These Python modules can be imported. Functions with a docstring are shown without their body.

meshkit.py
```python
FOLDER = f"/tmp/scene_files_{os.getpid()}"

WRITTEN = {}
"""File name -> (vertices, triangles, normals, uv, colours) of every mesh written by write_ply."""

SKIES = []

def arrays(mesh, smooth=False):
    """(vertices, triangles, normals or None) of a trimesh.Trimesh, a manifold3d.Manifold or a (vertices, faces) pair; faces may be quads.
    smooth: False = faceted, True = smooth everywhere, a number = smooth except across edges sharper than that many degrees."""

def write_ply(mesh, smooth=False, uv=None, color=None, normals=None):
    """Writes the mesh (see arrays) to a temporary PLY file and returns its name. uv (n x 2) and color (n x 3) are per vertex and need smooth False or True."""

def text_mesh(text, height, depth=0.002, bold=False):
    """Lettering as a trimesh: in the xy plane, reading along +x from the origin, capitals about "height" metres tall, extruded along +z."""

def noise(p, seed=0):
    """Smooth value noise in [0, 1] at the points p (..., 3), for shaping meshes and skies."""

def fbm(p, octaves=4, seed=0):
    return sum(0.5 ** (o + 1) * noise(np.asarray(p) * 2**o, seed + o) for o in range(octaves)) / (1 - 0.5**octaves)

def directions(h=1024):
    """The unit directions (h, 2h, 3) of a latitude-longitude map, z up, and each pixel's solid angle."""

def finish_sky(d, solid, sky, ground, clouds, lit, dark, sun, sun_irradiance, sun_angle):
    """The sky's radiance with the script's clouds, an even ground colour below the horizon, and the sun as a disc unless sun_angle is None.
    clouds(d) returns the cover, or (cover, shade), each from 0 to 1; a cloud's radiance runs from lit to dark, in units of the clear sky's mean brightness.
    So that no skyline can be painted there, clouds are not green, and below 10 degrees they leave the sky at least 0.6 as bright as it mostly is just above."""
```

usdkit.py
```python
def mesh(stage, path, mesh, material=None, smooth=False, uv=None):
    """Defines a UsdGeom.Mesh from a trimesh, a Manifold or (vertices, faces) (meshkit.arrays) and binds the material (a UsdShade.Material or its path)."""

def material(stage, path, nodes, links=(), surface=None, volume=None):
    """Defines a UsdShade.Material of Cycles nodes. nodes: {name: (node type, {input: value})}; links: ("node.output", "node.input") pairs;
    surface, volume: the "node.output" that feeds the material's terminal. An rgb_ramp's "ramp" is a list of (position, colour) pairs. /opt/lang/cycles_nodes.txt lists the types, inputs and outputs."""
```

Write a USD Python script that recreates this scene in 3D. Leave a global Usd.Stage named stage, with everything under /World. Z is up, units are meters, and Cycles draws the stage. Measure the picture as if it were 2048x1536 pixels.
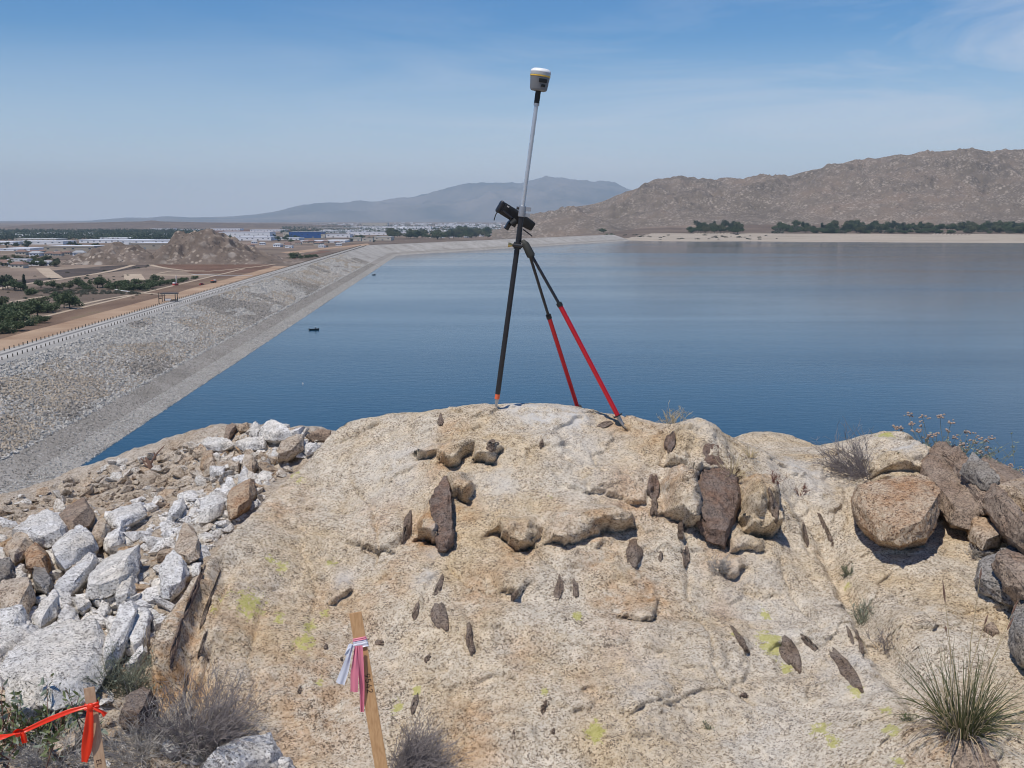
import math, numpy as np, trimesh, usdkit, meshkit
from pxr import Usd, UsdGeom, UsdLux, UsdShade, Gf, Sdf, Vt
from scipy.interpolate import RBFInterpolator
from scipy.spatial import ConvexHull
from scipy.ndimage import gaussian_filter

# ------------------------------------------------------------------ camera, sky, sun, exposure
stage = Usd.Stage.CreateInMemory()
UsdGeom.SetStageUpAxis(stage, 'Z'); UsdGeom.SetStageMetersPerUnit(stage, 1.0)
world = UsdGeom.Xform.Define(stage, '/World'); stage.SetDefaultPrim(world.GetPrim())
UsdGeom.Scope.Define(stage, '/World/Looks')
F, CAMZ = 2100.0, 45.0                       # focal length in photo pixels, eye height above the lake
PITCH = math.atan(330 / F)
cam = UsdGeom.Camera.Define(stage, '/World/camera')
cam.AddTranslateOp().Set(Gf.Vec3d(0, 0, CAMZ))
cam.AddRotateXOp().Set(90 - math.degrees(PITCH))
cam.CreateHorizontalApertureAttr(36.0); cam.CreateVerticalApertureAttr(27.0)
cam.CreateFocalLengthAttr(36.0 * F / 2048)
cam.CreateClippingRangeAttr(Gf.Vec2f(0.05, 120000))
cam.CreateExposureAttr(0.0)
SUN_EL, SUN_X, SUN_Y = math.radians(66), -0.66, -0.75
SUN_ROT = math.atan2(SUN_X, SUN_Y)
sun = UsdLux.DistantLight.Define(stage, '/World/sun')
sun.CreateIntensityAttr(1.0); sun.CreateAngleAttr(0.5); sun.CreateNormalizeAttr(True)
sun.CreateColorAttr(Gf.Vec3f(1.0, 0.94, 0.85))
_h = math.hypot(SUN_X, SUN_Y)
_s = np.array([SUN_X / _h * math.cos(SUN_EL), SUN_Y / _h * math.cos(SUN_EL), math.sin(SUN_EL)])
sun.AddRotateZOp().Set(math.degrees(math.atan2(_s[0], -_s[1])))
sun.AddRotateXOp().Set(90 - math.degrees(SUN_EL))
sky = UsdLux.DomeLight.Define(stage, '/World/sky')
skymat = usdkit.material(stage, '/World/Looks/sky', {
    'tc': ('texture_coordinate', {}),
    's': ('sky_texture', {'sky_type': 'single_scattering', 'sun_disc': False, 'sun_elevation': SUN_EL, 'sun_rotation': SUN_ROT,
                          'altitude': 450.0, 'air_density': 1.0, 'aerosol_density': 0.2, 'ozone_density': 3.0}),
    'sep': ('separate_xyz', {}),
    'mp': ('mapping', {'scale': (1.0, 1.0, 7.0), 'rotation': (0.0, 0.16, 0.3)}),
    'n1': ('noise_texture', {'scale': 2.6, 'detail': 8.0, 'roughness': 0.62, 'distortion': 0.6}),
    'm1': ('map_range', {'from_min': 0.40, 'from_max': 0.72, 'to_min': 0.0, 'to_max': 1.0, 'clamp': True}),
    'el': ('map_range', {'from_min': 0.16, 'from_max': 0.0, 'to_min': 0.0, 'to_max': 0.85, 'clamp': True}),
    'e2': ('map_range', {'from_min': 0.26, 'from_max': 0.10, 'to_min': 0.0, 'to_max': 1.0, 'clamp': True}),
    'tilt': ('math', {'math_type': 'multiply_add', 'value2': -0.16}),
    'rt': ('map_range', {'from_min': -0.5, 'from_max': 0.45, 'to_min': 0.10, 'to_max': 0.75, 'clamp': True}),
    'a': ('math', {'math_type': 'multiply'}), 'b': ('math', {'math_type': 'multiply'}),
    'mx': ('mix_color', {'b': (5.2, 6.3, 8.3)}), 'm2': ('mix_color', {'b': (6.4, 6.9, 7.9)}), 'hs': ('hsv', {'saturation': 1.42, 'hue': 0.507}),
    'bg': ('background_shader', {'strength': 0.108}),
}, [('tc.generated', 'sep.vector'), ('tc.generated', 'mp.vector'), ('mp.vector', 'n1.vector'), ('n1.fac', 'm1.value'), ('sep.z', 'el.value'), ('sep.x', 'tilt.value1'), ('sep.z', 'tilt.value3'), ('tilt.value', 'e2.value'), ('sep.x', 'rt.value'),
    ('m1.result', 'a.value1'), ('e2.result', 'a.value2'), ('a.value', 'b.value1'), ('rt.result', 'b.value2'), ('el.result', 'mx.fac'), ('b.value', 'm2.fac'),
    ('s.color', 'hs.color'), ('hs.color', 'mx.a'), ('mx.result', 'm2.a'), ('m2.result', 'bg.color')], surface='bg.background')
UsdShade.MaterialBindingAPI.Apply(sky.GetPrim()).Bind(skymat)

# ------------------------------------------------------------------ helpers
R = np.random.default_rng(11)
used = {}
def numbered(name, parent='/World'):
    k = used.get((parent, name), 0); used[(parent, name)] = k + 1
    return name if k == 0 else f'{name}_{k:03d}'
def tag(p, label=None, cat=None, group=None, kind=None):
    p = p.GetPrim() if hasattr(p, 'GetPrim') else p
    for k, v in (('label', label), ('category', cat), ('group', group), ('kind', kind)):
        if v: p.SetCustomDataByKey(k, v)
    return p
def thing(name, loc=(0, 0, 0), rz=0.0, sc=None, label=None, cat=None, group=None, kind=None):
    x = UsdGeom.Xform.Define(stage, '/World/' + numbered(name))
    x.AddTranslateOp().Set(Gf.Vec3d(*map(float, loc)))
    if rz: x.AddRotateZOp().Set(math.degrees(rz))
    if sc is not None: x.AddScaleOp().Set(Gf.Vec3f(*map(float, sc)))
    return tag(x, label, cat, group, kind)
def obj(name, mesh, mat, parent=None, smooth=False, **tags):
    """one Mesh prim, under parent or /World; vertices in the parent's frame"""
    pp = str(parent.GetPath()) if parent is not None else '/World'
    m = usdkit.mesh(stage, f'{pp}/{numbered(name, pp)}', mesh, mat, smooth=smooth)
    if tags: tag(m, **tags)
    return m.GetPrim()
def tint(prim, name, arr):
    arr = np.asarray(arr, np.float32)
    UsdGeom.PrimvarsAPI(prim).CreatePrimvar(name, Sdf.ValueTypeNames.Color3fArray, 'vertex').Set(Vt.Vec3fArray.FromNumpy(arr))
def classprim(name):
    return stage.CreateClassPrim('/World/' + name)
def copy(src, name, loc, rz=0.0, sc=None, **tags):
    t = thing(name, loc, rz, sc, **tags)
    t.GetReferences().AddInternalReference(src); t.SetInstanceable(True)
    return t

SP, CP = math.sin(PITCH), math.cos(PITCH)
def ray(px, py):
    a, b = (np.asarray(px, float) - 1024) / F, (768 - np.asarray(py, float)) / F
    d = np.stack([a, CP + b * SP, -SP + b * CP], -1)
    return d
def at_y(px, py, y):
    d = ray(px, py); return d * (y / d[..., 1])[..., None] + [0, 0, CAMZ]
def at_z(px, py, z):
    d = ray(px, py); return d * ((z - CAMZ) / d[..., 2])[..., None] + [0, 0, CAMZ]
def hit(fn, px, py, lift=0.0, lo=2.2, hi=12.0):
    """where the sight line through a point of the photograph meets the surface z = fn(x, y) + lift"""
    px, py = np.atleast_1d(np.asarray(px, float)), np.atleast_1d(np.asarray(py, float))
    d = ray(px, py); d = d / d[:, 1:2]
    ts = np.linspace(lo, hi, 700)
    p = d[:, None, :] * ts[None, :, None] + [0, 0, CAMZ]
    below = p[..., 2] <= fn(p[..., 0].ravel(), p[..., 1].ravel()).reshape(p.shape[:2]) + lift
    k = np.where(below.any(1), below.argmax(1), len(ts) - 1)
    return p[np.arange(len(k)), k]

def cat(*ms):
    ms = [m for x in ms for m in (x if isinstance(x, (list, tuple)) else [x])]
    return trimesh.util.concatenate(ms)
def frame(d):
    d = np.asarray(d, float) / np.linalg.norm(d)
    a = np.cross(d, [0, 0, 1.0]) if abs(d[2]) < 0.95 else np.cross(d, [0, 1.0, 0])
    a /= np.linalg.norm(a)
    return a, np.cross(a, d), d
def tube(pts, r, n=10, caps=True):
    """a tapering round bar along the points; r is one radius or one per point"""
    pts = np.asarray(pts, float); k = len(pts); r = np.broadcast_to(np.asarray(r, float), (k,))
    t = np.gradient(pts, axis=0); a0, _, _ = frame(t[0])
    vs = []; a = a0
    for i in range(k):
        d = t[i] / max(np.linalg.norm(t[i]), 1e-9)
        a = a - d * a.dot(d); a /= max(np.linalg.norm(a), 1e-9); b = np.cross(d, a)
        th = np.arange(n) * 2 * math.pi / n
        vs.append(pts[i] + r[i] * (np.cos(th)[:, None] * a + np.sin(th)[:, None] * b))
    v = np.vstack(vs); f = []
    for i in range(k - 1):
        for j in range(n):
            p, q = i * n + j, i * n + (j + 1) % n
            f += [(p, q, q + n), (p, q + n, p + n)]
    if caps:
        v = np.vstack([v, pts[0], pts[-1]]); c0, c1 = len(v) - 2, len(v) - 1; e = (k - 1) * n
        for j in range(n):
            f += [(c0, (j + 1) % n, j), (c1, e + j, e + (j + 1) % n)]
    return trimesh.Trimesh(v, np.array(f), process=False)
def strands(P, r0, r1, n=3):
    """many thin stems at once: P is (count, steps, 3)"""
    P = np.asarray(P, float); c, k, _ = P.shape
    T = np.gradient(P, axis=1); T /= np.maximum(np.linalg.norm(T, axis=2, keepdims=True), 1e-9)
    ref = np.where(np.abs(T[..., 2:3]) < 0.9, [0, 0, 1.0], [1.0, 0, 0])
    A = np.cross(T, ref); A /= np.maximum(np.linalg.norm(A, axis=2, keepdims=True), 1e-9); B = np.cross(T, A)
    rr = np.linspace(1, 0, k)[None, :, None]
    r0, r1 = np.broadcast_to(r0, (c,))[:, None, None], np.broadcast_to(r1, (c,))[:, None, None]
    rad = r0 * rr + r1 * (1 - rr)
    V = np.stack([P + rad * (math.cos(2 * math.pi * j / n) * A + math.sin(2 * math.pi * j / n) * B) for j in range(n)], 2)
    idx = np.arange(c * k * n).reshape(c, k, n)
    p, q = idx[:, :-1], idx[:, 1:]
    f = [np.stack([p, np.roll(p, -1, 2), np.roll(q, -1, 2)], -1).reshape(-1, 3), np.stack([p, np.roll(q, -1, 2), q], -1).reshape(-1, 3)]
    return trimesh.Trimesh(V.reshape(-1, 3), np.vstack(f), process=False)
def lathe(prof, n=32):
    """profile [(radius, z)] turned about z"""
    prof = np.asarray(prof, float); th = np.arange(n) * 2 * math.pi / n
    v = np.stack([prof[:, None, 0] * np.cos(th), prof[:, None, 0] * np.sin(th), np.broadcast_to(prof[:, None, 1], (len(prof), n))], -1).reshape(-1, 3)
    i = np.arange(len(prof) * n).reshape(len(prof), n); p, q = i[:-1], i[1:]
    f = np.vstack([np.stack([p, np.roll(p, -1, 1), np.roll(q, -1, 1)], -1).reshape(-1, 3), np.stack([p, np.roll(q, -1, 1), q], -1).reshape(-1, 3)])
    return trimesh.Trimesh(v, f, process=False)
def box(c, s, rot=None):
    m = trimesh.creation.box(s)
    if rot is not None: m.apply_transform(rot)
    m.apply_translation(c); return m
def basis(x, y, z, o):
    M = np.eye(4); M[:3, 0], M[:3, 1], M[:3, 2], M[:3, 3] = x, y, z, o; return M
def rbox(s, r=0.2, n=2):
    """box with rounded edges"""
    m = trimesh.creation.box((1, 1, 1))
    for _ in range(3): m = m.subdivide()
    v = m.vertices * 2; h = np.asarray(s) / 2; r = min(r, h.min())
    p = v * h; inner = np.clip(p, -(h - r), h - r); d = p - inner
    L = np.linalg.norm(d, axis=1, keepdims=True)
    m.vertices = np.where(L > 1e-9, inner + d / np.maximum(L, 1e-9) * r, p)
    return m
def grid_faces(nx, ny):
    i = np.arange(nx * ny).reshape(nx, ny)
    a, b, c, d = i[:-1, :-1].ravel(), i[1:, :-1].ravel(), i[1:, 1:].ravel(), i[:-1, 1:].ravel()
    return np.vstack([np.stack([a, b, c], 1), np.stack([a, c, d], 1)])
def noise3(p, s, seed=0, o=4): return meshkit.fbm(np.asarray(p) * s, o, seed) - 0.5
def seg_dist(P, poly, closed=True):
    """distance of points to a polyline, index of the nearest piece, foot of the perpendicular"""
    A = np.asarray(poly, float); Bp = np.roll(A, -1, 0) if closed else A[1:]; A = A if closed else A[:-1]
    best = np.full(len(P), 1e9); foot = np.zeros((len(P), 2))
    for a, b in zip(A, Bp):
        ab = b - a; t = np.clip(((P - a) @ ab) / max(ab @ ab, 1e-12), 0, 1); q = a + t[:, None] * ab
        d = np.linalg.norm(P - q, axis=1); k = d < best; best[k] = d[k]; foot[k] = q[k]
    return best, foot
def inside(P, poly):
    x, y = P[:, 0], P[:, 1]; r = np.zeros(len(P), bool); A = np.asarray(poly, float)
    for (x0, y0), (x1, y1) in zip(A, np.roll(A, -1, 0)):
        c = ((y0 > y) != (y1 > y)) & (x < (x1 - x0) * (y - y0) / (y1 - y0 + 1e-15) + x0); r ^= c
    return r
def sstep(a, b, x): t = np.clip((x - a) / (b - a), 0, 1); return t * t * (3 - 2 * t)

# ------------------------------------------------------------------ materials
def plain(name, col, rough=0.6, metal=0.0, var=0.12, scale=30.0, bump=0.0, **kw):
    """paint, metal, wood and so on: one colour, uneven by a little noise"""
    n = {'g': ('geometry', {}), 'n': ('noise_texture', {'scale': scale, 'detail': 4.0, 'roughness': 0.6}),
         'r': ('rgb_ramp', {'ramp': [(0.25, tuple(c * (1 - var) for c in col)), (0.75, tuple(min(1, c * (1 + var)) for c in col))]}),
         'p': ('principled_bsdf', {'roughness': rough, 'metallic': metal, **kw})}
    l = [('g.position', 'n.vector'), ('n.fac', 'r.fac'), ('r.color', 'p.base_color')]
    if bump:
        n['b'] = ('bump', {'strength': 0.6, 'distance': bump}); l += [('n.fac', 'b.height'), ('b.normal', 'p.normal')]
    return usdkit.material(stage, '/World/Looks/' + name, n, l, surface='p.BSDF')
def granite(name, light, tan, dark, blot, speck=0.14, grain=135.0, blotscale=2.2, tinted=False, bump=0.006, rough=0.85):
    """coarse-grained rock: grains of three colours, larger blotches of stain, pits"""
    n = {'g': ('geometry', {}),
         'w': ('noise_texture', {'scale': 40.0, 'detail': 2.0}), 'wm': ('vector_math', {'math_type': 'scale', 'scale': 0.012}), 'wa': ('vector_math', {'math_type': 'add'}),
         'v': ('voronoi_texture', {'scale': grain, 'feature': 'f1', 'randomness': 1.0}), 'vs': ('separate_color', {}),
         'gr': ('rgb_ramp', {'ramp': [(0.0, dark), (speck * .6, dark), (speck + 0.10, tan), (0.42, tan), (0.66, light), (1.0, light)]}),
         'fn': ('noise_texture', {'scale': grain * 1.7, 'detail': 4.0, 'roughness': 0.8}), 'fm': ('map_range', {'from_min': 0.36, 'from_max': 0.64, 'to_min': -0.30, 'to_max': 0.30}), 'fa': ('math', {'math_type': 'add'}),
         'bn': ('noise_texture', {'scale': blotscale, 'detail': 6.0, 'roughness': 0.62}), 'bm': ('map_range', {'from_min': 0.42, 'from_max': 0.66, 'clamp': True}),
         'b2': ('noise_texture', {'scale': blotscale * 7, 'detail': 5.0, 'roughness': 0.6}), 'b2m': ('map_range', {'from_min': 0.3, 'from_max': 0.7, 'to_min': 0.80, 'to_max': 1.16, 'clamp': True}),
         'dn': ('noise_texture', {'scale': blotscale * 3, 'detail': 5.0, 'roughness': 0.7}), 'dv': ('map_range', {'from_min': 0.32, 'from_max': 0.68, 'to_min': -0.17, 'to_max': 0.17, 'clamp': True}), 'da': ('math', {'math_type': 'add'}),
         'mb': ('mix_color', {'blend_type': 'multiply', 'b': blot}), 'mv': ('hsv', {}),
         'pn': ('noise_texture', {'scale': grain * 0.5, 'detail': 5.0, 'roughness': 0.75}), 'bp': ('bump', {'strength': 1.0, 'distance': bump * 1.8}),
         'p': ('principled_bsdf', {'roughness': rough, 'specular_ior_level': 0.25})}
    l = [('g.position', 'w.vector'), ('w.color', 'wm.vector1'), ('g.position', 'wa.vector1'), ('wm.vector', 'wa.vector2'), ('wa.vector', 'v.vector'), ('v.color', 'vs.color'), ('vs.r', 'fa.value1'), ('g.position', 'fn.vector'), ('fn.fac', 'fm.value'), ('fm.result', 'fa.value2'), ('g.position', 'dn.vector'), ('dn.fac', 'dv.value'), ('fa.value', 'da.value1'), ('dv.result', 'da.value2'), ('da.value', 'gr.fac'),
         ('g.position', 'bn.vector'), ('bn.fac', 'bm.value'), ('bm.result', 'mb.fac'), ('gr.color', 'mb.a'), ('g.position', 'b2.vector'), ('b2.fac', 'b2m.value'),
         ('mb.result', 'mv.color'), ('b2m.result', 'mv.value'), ('g.position', 'pn.vector'), ('pn.fac', 'bp.height'), ('bp.normal', 'p.normal')]
    out = 'mv.color'
    if tinted:   # painted marks on the rock: r = lichen, g = rust stain, b = pale scraped rock
        n |= {'at': ('attribute', {'attribute': 'marks'}), 'as': ('separate_color', {}),
              'ln': ('noise_texture', {'scale': 42.0, 'detail': 6.0, 'roughness': 0.72}), 'la': ('math', {'math_type': 'multiply_add', 'value2': 1.8}), 'lm': ('map_range', {'from_min': 1.30, 'from_max': 1.37, 'clamp': True, 'to_max': 0.75}),
              'ml': ('mix_color', {'b': (0.46, 0.44, 0.12)}), 'ms': ('mix_color', {'blend_type': 'multiply', 'b': (0.80, 0.55, 0.34)}), 'mw': ('mix_color', {'b': (0.63, 0.61, 0.57)}),
              'wl': ('math', {'math_type': 'multiply'}), 'sl': ('math', {'math_type': 'multiply'}),
              'gn': ('noise_texture', {'scale': 9.0, 'detail': 6.0, 'roughness': 0.7}), 'gm': ('map_range', {'from_min': 0.38, 'from_max': 0.58, 'clamp': True})}
        l += [('at.color', 'as.color'), ('g.position', 'ln.vector'), ('ln.fac', 'la.value1'), ('as.r', 'la.value3'), ('la.value', 'lm.value'),
              ('g.position', 'gn.vector'), ('gn.fac', 'gm.value'), ('gm.result', 'wl.value1'), ('as.b', 'wl.value2'), ('gm.result', 'sl.value1'), ('as.g', 'sl.value2'),
              ('mv.color', 'ms.a'), ('sl.value', 'ms.fac'), ('ms.result', 'mw.a'), ('wl.value', 'mw.fac'), ('mw.result', 'ml.a'), ('lm.result', 'ml.fac')]
        out = 'ml.result'
    l.append((out, 'p.base_color'))
    return usdkit.material(stage, '/World/Looks/' + name, n, l, surface='p.BSDF')
M = {}
M['dome'] = granite('dome_granite', (0.66, 0.59, 0.48), (0.50, 0.415, 0.305), (0.165, 0.13, 0.10), (0.93, 0.83, 0.67), speck=0.12, tinted=True)
M['white_rock'] = granite('white_granite', (0.78, 0.765, 0.74), (0.62, 0.60, 0.565), (0.22, 0.21, 0.20), (0.93, 0.88, 0.80), speck=0.12)
M['tan_rock'] = granite('tan_granite', (0.56, 0.485, 0.39), (0.43, 0.345, 0.26), (0.12, 0.09, 0.07), (0.82, 0.66, 0.50), speck=0.12)
M['orange_rock'] = granite('orange_granite', (0.55, 0.45, 0.33), (0.42, 0.29, 0.18), (0.12, 0.08, 0.06), (0.80, 0.58, 0.42), speck=0.16, blotscale=5)
M['dark_rock'] = granite('dark_inclusion_rock', (0.25, 0.205, 0.165), (0.16, 0.122, 0.098), (0.07, 0.055, 0.05), (0.80, 0.70, 0.62), speck=0.15, grain=160, blotscale=7, bump=0.003)
M['red_rock'] = granite('red_dike_rock', (0.225, 0.178, 0.148), (0.165, 0.125, 0.102), (0.075, 0.06, 0.053), (1.0, 0.80, 0.68), speck=0.15, grain=150, blotscale=9, bump=0.004)
M['grey_rock'] = granite('grey_rock', (0.36, 0.34, 0.31), (0.27, 0.245, 0.22), (0.09, 0.085, 0.08), (0.8, 0.72, 0.62), speck=0.15)
M['brown_slab'] = granite('brown_slab_rock', (0.40, 0.315, 0.24), (0.285, 0.215, 0.16), (0.10, 0.08, 0.065), (0.75, 0.66, 0.60), speck=0.15, blotscale=4)
M['dirt'] = granite('decomposed_granite_soil', (0.60, 0.53, 0.44), (0.46, 0.385, 0.30), (0.20, 0.16, 0.12), (0.84, 0.77, 0.69), speck=0.10, grain=120, blotscale=3.5, bump=0.010)
M['gravel'] = granite('pale_gravel', (0.70, 0.68, 0.63), (0.52, 0.47, 0.40), (0.20, 0.17, 0.14), (0.85, 0.76, 0.66), speck=0.10)

# ------------------------------------------------------------------ the outcrop and the hillside round it
OC = [  # (photo x, photo y, metres ahead)
 (670,872,7.0),(700,845,6.9),(790,832,6.9),(880,825,6.9),(990,812,6.8),(1060,810,6.8),(1155,818,6.75),(1240,838,6.6),(1300,856,6.5),(1345,862,6.5),(1395,856,6.35),(1450,878,6.5),
 (1490,866,7.7),(1530,862,7.7),(1585,873,7.7),(1618,893,7.4),(1690,882,7.2),(1760,871,7.1),(1800,872,7.1),(1835,900,7.0),
 (1024,850,6.35),(1024,950,5.85),(1024,1100,5.25),(1024,1250,4.75),(1024,1400,4.3),(1024,1536,3.95),
 (700,900,6.5),(700,1000,6.0),(700,1150,5.3),(700,1300,4.75),(700,1450,4.25),(700,1536,4.0),(860,900,6.2),(860,1200,4.95),
 (560,960,6.2),(500,1080,5.4),(500,1200,4.95),(500,1350,4.45),(500,1500,4.05),(400,1200,4.8),(400,1350,4.35),(400,1500,4.0),(330,1300,4.4),(330,1450,4.05),
 (1200,900,6.15),(1350,900,6.15),(1350,1000,5.75),(1350,1150,5.2),(1350,1300,4.65),(1350,1450,4.15),(1350,1536,3.9),(1500,960,6.05),(1500,1100,5.45),
 (1600,930,6.6),(1600,1050,5.85),(1600,1200,5.15),(1600,1350,4.55),(1600,1536,3.9),(1800,930,6.6),(1800,1000,6.1),(1800,1120,5.4),(1800,1250,4.7),(1800,1400,4.1),(1800,1536,3.65),
 (1950,950,6.9),(2040,1050,5.9),(2040,1200,4.95),(2040,1350,4.2),(2040,1536,3.5),(1900,920,7.0)]
oc = np.array(OC, float); ocp = at_y(oc[:, 0], oc[:, 1], oc[:, 2])
crest = [(-1.4,7.5,-1.75),(-.6,7.4,-1.6),(0.1,7.3,-1.5),(0.7,7.2,-1.5),(1.3,7.1,-1.65),(2.0,8.2,-1.8),(2.6,7.8,-1.9),(3.2,7.6,-2.1),(3.9,7.4,-2.2),
         (-1.6,8.4,-2.6),(0,8.4,-2.5),(1.5,8.4,-2.6),(3,9,-2.9),(4.6,8.5,-3.2),(-.9,3.2,-2.55),(.2,3.0,-2.6),(1.3,2.9,-2.5),(2.4,2.8,-2.35),(4.2,5,-2.35),(4.6,6.5,-2.4),(3.4,3.4,-2.3)]
ocp = np.vstack([ocp, np.array(crest) + [0, 0, CAMZ]])
_O = RBFInterpolator(ocp[:, :2], ocp[:, 2], kernel='thin_plate_spline', smoothing=2e-4)
def O(x, y): return _O(np.stack([np.ravel(x), np.ravel(y)], 1)).reshape(np.shape(x))
HC = [(660,868,7.6),(560,862,8.6),(480,862,9.0),(430,880,9.3),(380,902,9.5),(300,930,9.6),(200,964,9.6),(100,990,9.0),(0,994,8.0),(620,910,7.3),(560,930,7.2),(480,950,7.2),(350,960,7.6),(200,1000,7.4),(50,1040,6.8),
 (500,1015,6.2),(400,1060,6.1),(300,1060,6.3),(150,1080,6.2),(0,1100,6.0),(400,1120,5.35),(300,1150,5.3),(150,1180,5.3),(0,1200,5.2),(300,1270,4.65),(150,1290,4.6),(0,1300,4.6),(300,1400,4.2),(150,1420,4.1),(0,1420,4.1),(300,1536,3.75),(150,1536,3.7),(0,1536,3.7)]
hc = np.array(HC, float); hcp = at_y(hc[:, 0], hc[:, 1], hc[:, 2])
rest = [(0,4,-3.0),(0,5,-2.7),(0,6,-2.5),(0,7,-2.6),(2,4,-3.0),(2,6,-2.9),(3.5,5,-2.9),(3,7,-2.9),(0,0,-1.75),(-2,0,-1.8),(2,0,-1.8),(0,2,-2.15),(0,3,-2.42),(-1.5,3,-2.2),(1.5,3,-2.42),(0,-3,-1.7),(3,2,-2.2),(3,3.2,-2.5),(-3,2,-2.0),
        (0,9,-3.2),(2,9,-3.4),(-1.2,9.2,-2.9),(4.5,8,-3.3),(5,5,-2.8),(-5,9,-2.9),(-6,7,-2.6),(-5,4,-2.0),(-3.0,10.6,-2.95),(-4.2,10.4,-3.2),(-1.8,10.3,-2.8)]
hcp = np.vstack([hcp, np.array(rest) + [0, 0, CAMZ]])
_H = RBFInterpolator(hcp[:, :2], hcp[:, 2], kernel='thin_plate_spline', smoothing=3e-4)
def H0(x, y):
    x, y = np.asarray(x, float), np.asarray(y, float); r = np.hypot(x, y - 2)
    near = _H(np.stack([np.clip(x, -7, 6).ravel(), np.clip(y, -4, 10.8).ravel()], 1)).reshape(x.shape)
    far = CAMZ - 2.2 - np.where(y > -4, 0.46, 0.30) * np.maximum(0, r - 7.5)
    return np.maximum(near * (1 - sstep(7.0, 11.0, r)) + far * sstep(7.0, 11.0, r), -16)
def HS(x, y):
    p = np.stack([np.asarray(x, float), np.asarray(y, float), np.zeros(np.shape(x))], -1)
    return H0(x, y) + 0.10 * noise3(p, 1.6, 3, 4) + 0.085 * noise3(p, 5.5, 5, 4) + 0.03 * (.25 - np.abs(noise3(p, 9, 15, 2)) * 2)

def spaced(lo, hi, d, far, g=1.16):
    a = list(np.arange(lo, hi + d / 2, d)); s = d
    while a[-1] < far: s *= g; a.append(a[-1] + s)
    b = []; s = d
    while lo - sum(b) > -far: s *= g; b.append(s)
    return np.concatenate([lo - np.cumsum(b)[::-1], a])
xs = np.concatenate([[v for v in spaced(-4.4, 0.0, 0.024, 170) if v <= 0.0], np.arange(0.1, 5, 0.1), [v for v in spaced(0, 5, 0.1, 170) if v > 5]])
ys = spaced(3.0, 10.4, 0.024, 170)
X, Y = np.meshgrid(xs, ys, indexing='ij')
Z = HS(X, Y)
hm = obj('hillside', trimesh.Trimesh(np.stack([X, Y, Z], -1).reshape(-1, 3), grid_faces(*X.shape), process=False), M['dirt'], smooth=True, kind='structure')

# the granite outcrop: base surface, lumps pushed towards the valley with sharp lower lips, grooves, roughness
BND = [(690,835),(640,890),(600,932),(555,968),(500,1022),(440,1082),(385,1150),(335,1230),(305,1290),(312,1400),(330,1536)]
bw = hit(O, [b[0] for b in BND], [b[1] for b in BND])[:, :2]
bw[0] = at_y(690, 838, 7.2)[:2]
left_edge = np.vstack([[(-1.75, 8.9), (-1.35, 7.9)], bw, [(-1.32, 3.3), (-1.2, 2.6)]])
ox, oy = np.arange(-2.35, 4.3, 0.0125), np.arange(2.9, 8.6, 0.0125)
X, Y = np.meshgrid(ox, oy, indexing='ij'); P2 = np.stack([X.ravel(), Y.ravel()], 1)
base = O(X, Y).ravel()
poly_in = np.vstack([left_edge, [(5, 2.6), (5, 8.9)]])
d, _ = seg_dist(P2, left_edge, closed=False); ins = inside(P2, poly_in)
edge_s = np.where(ins, d, -d)
V = np.stack([P2[:, 0], P2[:, 1], base], 1)
PUSH = np.array([0.0, -0.82, 0.57])
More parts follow.
